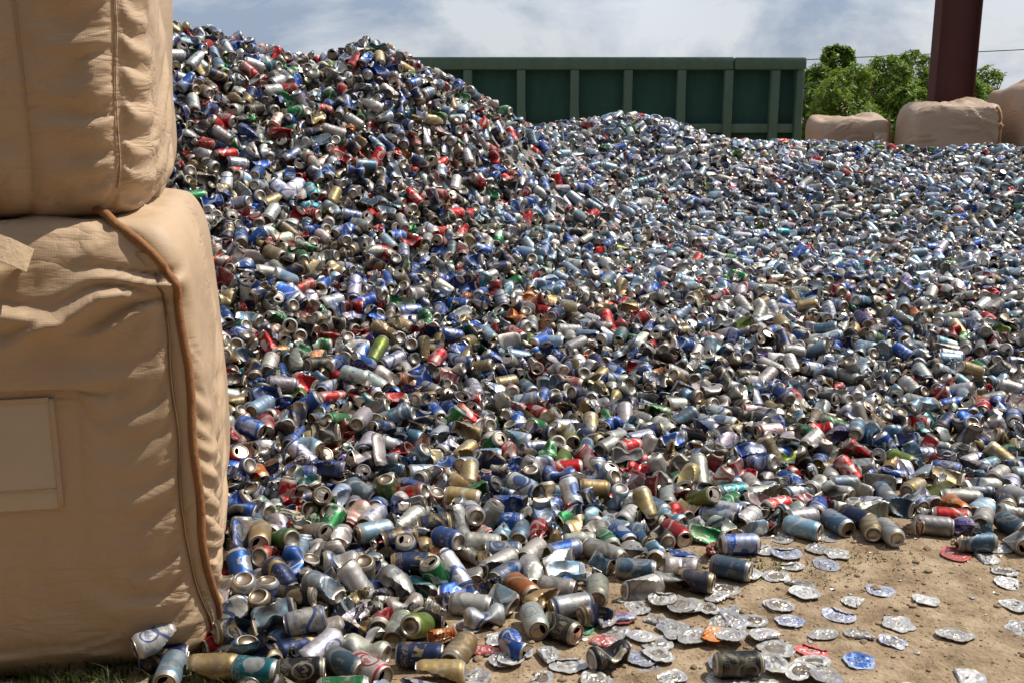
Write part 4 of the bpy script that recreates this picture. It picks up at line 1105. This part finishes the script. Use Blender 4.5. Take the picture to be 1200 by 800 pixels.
DL = [(913,630,'s'),(967,626,'s'),(897,645,'s'),(922,651,'b'),(958,643,'s'),(981,650,'s'),(968,661,'b'),(928,664,'s'),(909,676,'s'),(880,675,'s'),(848,690,'s'),(842,701,'s'),(938,685,'k'),(943,696,'s'),
 (910,711,'s'),(1032,691,'b'),(1002,704,'s'),(983,720,'b'),(1085,703,'s'),(1053,729,'s'),(965,743,'s'),(1007,744,'s'),(1046,752,'b'),(1119,743,'s'),(912,755,'s'),(952,762,'r'),(953,777,'s'),(1007,774,'B'),
 (938,789,'s'),(968,797,'s'),(1133,794,'s'),(1183,681,'s'),(1190,708,'s'),(1196,733,'s'),(1120,647,'r'),(1154,652,'s'),(1177,668,'s'),(1171,641,'s'),(883,727,'s'),(857,716,'s'),(858,732,'k'),(853,742,'s'),(830,714,'s'),(806,712,'s'),
 (725,722,'r'),(770,727,'s'),(722,738,'s'),(685,734,'g'),(610,762,'s'),(570,765,'r'),(549,735,'s'),(585,750,'s'),(588,776,'s'),(666,779,'s'),(634,796,'s'),(760,777,'s'),(788,792,'s'),(690,678,'s'),(557,792,'s'),(708,752,'r'),(747,712,'s'),(790,738,'s'),(812,748,'s'),(640,770,'s'),(700,800,'s'),(1070,812,'s'),(770,752,'s'),(835,748,'o'),(890,797,'s'),(905,782,'s')]
_r = random.Random(77)
while len(DL) < 88:
    x, y = _r.gauss(770, 95), _r.gauss(735, 26)
    w = pix_z(x, y)
    if 540 < x < 930 and 690 < y < 796 and poly_sd(np.array([w[0]]), np.array([w[1]]))[0] < .02: DL.append((round(x), round(y), _r.choice('ssssssskb')))
DC = dict(s=((.54,.52,.49),(.27,.27,.32),'silver'), b=((.46,.47,.52),(.16,.18,.36),'silver and violet-blue'), B=((.06,.16,.48),(.6,.62,.66),'bright blue'), k=((.40,.38,.34),(.12,.11,.10),'dull grey'),
          r=((.55,.14,.13),(.66,.60,.58),'faded red'), g=((.16,.42,.26),(.55,.60,.52),'green'), o=((.62,.22,.05),(.60,.5,.4),'orange'))
placed = []
bycol = {}
for n_, (x, y, c) in enumerate(DL): bycol.setdefault(c, []).append(n_)
def disc_zone(x, y):
    if y > 765: return 'near the photo\'s bottom edge'
    if x < 700: return 'left of the crushed black can'
    if x < 800: return 'between the crushed black can and pile'
    if x < 900: return 'clustered above the rightmost black can'
    if x < 1000: return 'scattered on soil ' + ('close under the pile' if y < 690 else 'farther from the pile')
    return 'on the open soil at the right' + (' by the pile' if y < 670 else '')
dz = {}
for n_, (x, y, c) in enumerate(DL): dz.setdefault((c, disc_zone(x, y)), []).append(n_)
dlab = {}
for (c, zn), lst in dz.items():
    lst.sort(key=lambda n_: DL[n_][0])
    for q, n_ in enumerate(lst): dlab[n_] = ('%s flattened can %s' % (DC[c][2], zn)) if len(lst) == 1 else ('%s flattened %s can %s' % ('leftmost' if q == 0 else ORD[q] + ' from left', DC[c][2], zn))
for n_, (x, y, c) in enumerate(DL):
    p = pix_z(x, y, .004); p[2] = float(ground_z(p[0], p[1]))
    sc_ = random.uniform(.88, 1.16); z = p[2] + .001
    for (qx, qy, qz, qs) in placed:
        if math.hypot(qx - p[0], qy - p[1]) < .036 * (qs + sc_): z = min(max(z, qz + .0055), p[2] + .022)
    placed.append((p[0], p[1], z, sc_))
    m1, m2 = DISCS[(n_ * 5) % len(DISCS)]
    r0 = empty('flattened_can', (p[0], p[1], z)); r0.rotation_euler = (random.gauss(0, .04), random.gauss(0, .04), random.uniform(0, 6.28)); r0.scale = (sc_ * random.uniform(.85, 1.08), sc_ * random.uniform(.72, 1.02), 1)
    r0.location.z += .0005
    for nm, me in (('wall', m1), ('lid', m2)):
        o = link(nm, me, r0); v_ = random.uniform(.8, 1.15)
        o['cola'] = [min(.85, k_ * v_) for k_ in DC[c][0]]; o['colb'] = list(DC[c][1]); o['cseed'] = random.random() * .45
    tag(r0, dlab[n_], 'flattened can', 'flattened cans on the soil')

# ------------------------------------------------------------------ grit, straw and grass on the soil
def scatter_stones(n):
    V, Fc = [], []
    bm = bmesh.new(); bmesh.ops.create_icosphere(bm, subdivisions=1, radius=1); bm.verts.index_update(); bm.verts.ensure_lookup_table()
    bv = np.array([v.co[:] for v in bm.verts]); bf = [[v.index for v in f.verts] for f in bm.faces]; bm.free()
    k = 0
    while k < n:
        x, y = random.uniform(-1.3, 2.6), random.uniform(2.0, 4.3)
        if poly_sd(np.array([x]), np.array([y]))[0] > .25: continue
        s_ = min(.022, .0022 * math.exp(random.gauss(.0, .55)) if random.random() > .03 else random.uniform(.006, .015))
        P = bv * (1 + np.array([random.uniform(-.3, .3) for _ in range(len(bv))]))[:, None] * np.array([s_ * random.uniform(.8, 1.4), s_, s_ * .7])
        an = random.uniform(0, 6.28); c, sn = math.cos(an), math.sin(an); P = np.stack([P[:, 0] * c - P[:, 1] * sn, P[:, 0] * sn + P[:, 1] * c, P[:, 2]], 1) + np.array([x, y, float(ground_z(x, y)) + s_ * .25])
        o = len(V); V += P.tolist(); Fc += [[q + o for q in f] for f in bf]; k += 1
    return V, Fc
V, Fc = scatter_stones(7000)
tag(link('gravel', mesh('gravel', V, Fc, [M['stone']], smooth=False)), 'loose grit and small stones on the brown soil', 'gravel', None, 'stuff')
b = MB()
for _ in range(150):
    x, y = random.uniform(-.4, 2.2), random.uniform(2.4, 3.6)
    if poly_sd(np.array([x]), np.array([y]))[0] > .05: continue
    an = random.uniform(0, 6.28); ln = random.uniform(.01, .05); z = float(ground_z(x, y)) + .003
    b.tube([(x, y, z), (x + ln * .5 * math.cos(an), y + ln * .5 * math.sin(an), z + .002), (x + ln * math.cos(an + .3), y + ln * math.sin(an + .3), z)], .0009, 4)
tag(b.build('straw', M['straw']), 'short bits of dry straw scattered on the soil', 'straw', None, 'stuff')
V, Fc = [], []
for _ in range(420):
    x, y = random.uniform(-.5, 2.3), random.uniform(2.35, 3.7)
    sdv = poly_sd(np.array([x]), np.array([y]))[0]
    if sdv > .06 or random.random() < min(.9, -sdv * 1.6): continue
    z = float(ground_z(x, y)); r_ = random.uniform(.003, .011); n_ = random.randint(5, 7); o = len(V); a0 = random.uniform(0, 6.28)
    ring_ = [(x + r_ * random.uniform(.5, 1.4) * math.cos(a0 + 6.283 * q / n_), y + r_ * random.uniform(.5, 1.2) * math.sin(a0 + 6.283 * q / n_), z + .001 + random.uniform(0, .4) * r_) for q in range(n_)]
    V += [(x, y, z + .002 + random.uniform(0, .5) * r_)] + ring_ + [(p_[0], p_[1], p_[2] - .0008) for p_ in ring_]
    Fc += [(o, o + 1 + q, o + 1 + (q + 1) % n_) for q in range(n_)] + [(o + 1 + q, o + 1 + n_ + q, o + 1 + n_ + (q + 1) % n_, o + 1 + (q + 1) % n_) for q in range(n_)]
tag(link('metal_scraps', mesh('metal_scraps', V, Fc, [mat_plain('foil_scrap', (.45, .43, .40), .4, .8, .4, 60)], smooth=False)), 'tiny torn scraps of aluminium trodden into the soil', 'scraps', None, 'stuff')
def blades(n, region, hmin, hmax):
    V, Fc = [], []
    for _ in range(n):
        x, y = region()
        h = random.uniform(hmin, hmax); an = random.uniform(0, 6.28); w = random.uniform(.0018, .0038); lean = random.uniform(.2, .9) * h; la = random.uniform(0, 6.28)
        z = float(ground_z(x, y)); o = len(V)
        for q in range(4):
            f = q / 3; cx_, cy_ = x + lean * f * f * math.cos(la), y + lean * f * f * math.sin(la); ww = w * (1 - f) + .0002
            V += [(cx_ - ww * math.cos(an), cy_ - ww * math.sin(an), z + h * (f - .25 * f * f)), (cx_ + ww * math.cos(an), cy_ + ww * math.sin(an), z + h * (f - .25 * f * f))]
        Fc += [(o + 2*q, o + 2*q + 1, o + 2*q + 3, o + 2*q + 2) for q in range(3)]
    return V, Fc
def reg_a():
    while True:
        p = pix_z(random.uniform(-80, 330), random.uniform(765, 860))
        if p[0] < -.95 or random.random() < .25: return p[0], p[1]
def reg_b():
    cx_, cy_ = random.choice([(905, 664), (960, 672), (880, 670), (1020, 655)]); p = pix_z(random.gauss(cx_, 30), random.gauss(cy_, 7)); return p[0], p[1]
V1, F1 = blades(1300, reg_a, .02, .075); V2, F2 = blades(260, reg_b, .006, .018)
o = len(V1)
tag(link('grass', mesh('grass', V1 + V2, F1 + [tuple(q + o for q in f) for f in F2])), 'rough grass in the shade at the foot of the near bulk bags', 'grass', None, 'stuff').data.materials.append(M['grass'])

# ------------------------------------------------------------------ shrubs, tree and cable beyond the yard
def crown_mesh(w, H, z0, n, lsz, mat, seed, dome=True):
    r = random.Random(seed); V, Fc = [], []; k = 0; tries = 0
    while k < n and tries < n * 30:
        tries += 1
        x, y, z = r.uniform(-.5, .5) * w, r.uniform(-.5, .5) * w, r.uniform(z0, H)
        f = (z - z0) / (H - z0); ra = math.hypot(x, y) / (w * .5); th = math.atan2(y, x)
        prof = (1 - f ** 2.6) ** .5 if dome else math.sqrt(max(0, 1 - (2 * f - 1) ** 2))
        prof *= .80 + .75 * mnoise.noise(Vector((math.cos(th) * 1.6 + seed, math.sin(th) * 1.6, z * 1.8))) + .35 * mnoise.noise(Vector((math.cos(th) * 5 + seed, math.sin(th) * 5, z * 5)))
        if ra > prof or (ra < prof * .45 and f < .8): continue
        if mnoise.noise(Vector((x * 2.4 + seed * 3.1, y * 2.4, z * 2.4))) < -.12 + .1 * r.gauss(0, 1): continue
        p = Vector((x, y, z)); nrm = (Vector((x, y, (z - H * .4) * .6)).normalized() * .7 + Vector((r.gauss(0, .6), r.gauss(0, .6), r.gauss(.4, .6)))).normalized()
        u = Matrix.Rotation(r.uniform(0, 6.28), 3, nrm) @ nrm.orthogonal().normalized(); q = nrm.cross(u); s_ = lsz * r.uniform(.5, 1.5); o = len(V)
        V += [p - u * s_, p - q * s_ * .4 + nrm * s_ * .12, p + u * s_, p + q * s_ * .4 + nrm * s_ * .12]; Fc.append((o, o + 1, o + 2, o + 3)); k += 1
    return mesh('crown', V, Fc, [mat], smooth=False)
def bush(px, py, zc, wpx, label, mat, seed, name='shrub', n=6500, lsz=.07, tall=False):
    top = pix(px, py, zc); w = wpx / F * zc; H = top[2]; r = random.Random(seed)
    root = empty(name, (top[0], top[1], 0)); stems = MB()
    z0 = H - .72 if tall else .12
    if tall: stems.tube([(0, 0, 0), (.05, 0, H * .5), (0, .03, H - .3)], [.05, .04, .025], 7)
    for k in range(6):
        an = k * 1.05 + r.uniform(0, .6); e_ = (math.cos(an) * w * .3, math.sin(an) * w * .3, H - (.25 if tall else r.uniform(.2, .8)))
        stems.tube([(r.gauss(0, .03), r.gauss(0, .03), z0 + .1 if tall else 0), (e_[0] * .5, e_[1] * .5, z0 + (e_[2] - z0) * .6), e_], [.03, .02, .006], 5)
    stems.build('trunk', M['bark'], root)
    link('crown', crown_mesh(w, H, z0, n, lsz, mat, seed + 50, not tall), root)
    tag(root, label, 'tree' if tall else 'shrub', 'greenery behind the yard')
bush(980, 53, 26.5, 40, 'thin-stemmed tree with a round leafy head above the shrubs by the container', M['leafb'], 1, 'small_tree', n=1300, lsz=.085, tall=True)
bush(958, 74, 26, 80, 'dark shrub half hidden by the green container\'s right end', M['leafb'], 2)
bush(1000, 74, 24.5, 100, 'low mid-green shrub below the thin-stemmed tree', M['leafa'], 3)
bush(1020, 80, 27, 70, 'mid-height green shrub filling the gap between the small tree and the pointed shrub', M['leafa'], 12)
bush(1040, 63, 26, 84, 'bright green shrub with a tall pointed top left of the red column', M['leafa'], 4, n=8000)
bush(1072, 58, 28, 80, 'tallest dense shrub just left of the red column', M['leafb'], 5, n=8000)
bush(1070, 98, 24, 70, 'low bright shrub in front of the taller ones, left of the column', M['leafa'], 6)
bush(1158, 76, 26, 62, 'loose dark shrub immediately right of the red column', M['leafb'], 7, n=3000)
bush(1140, 92, 24, 70, 'low bright green shrub right of the red column, behind the bags', M['leafa'], 8)
bush(1200, 108, 27, 60, 'low shrub at the right edge behind the tallest far bag', M['leafa'], 9)
bush(1245, 85, 26, 90, 'green shrub just past the right edge of the photo', M['leafb'], 10)
b = MB()
pR, pM, pL = pix(1330, 52, 32), pix(945, 73, 34), pix(60, 100, 37)
pts = []
for k in range(41):
    t = k / 40
    q = (1 - t) ** 2 * pR + 2 * t * (1 - t) * np.array([(pR[0] + pL[0]) / 2, (pR[1] + pL[1]) / 2, 2.05]) + t * t * pL
    pts.append(tuple(q))
root = empty('power_line', (pR[0], pR[1], 0)); ox, oy = pR[0], pR[1]
b.tube([(x - ox, y - oy, z) for x, y, z in pts], .016, 6); b.build('cable', M['wire'], root, smooth=True)
for e_ in (pR, pL):
    b = MB(); b.tube([(e_[0] - ox, e_[1] - oy, 0), (e_[0] - ox, e_[1] - oy, e_[2] + .15)], [.09, .07], 10); b.build('pole', M['bark'], root, smooth=True)
tag(root, 'dark overhead cable crossing the sky behind the red column', 'cable')
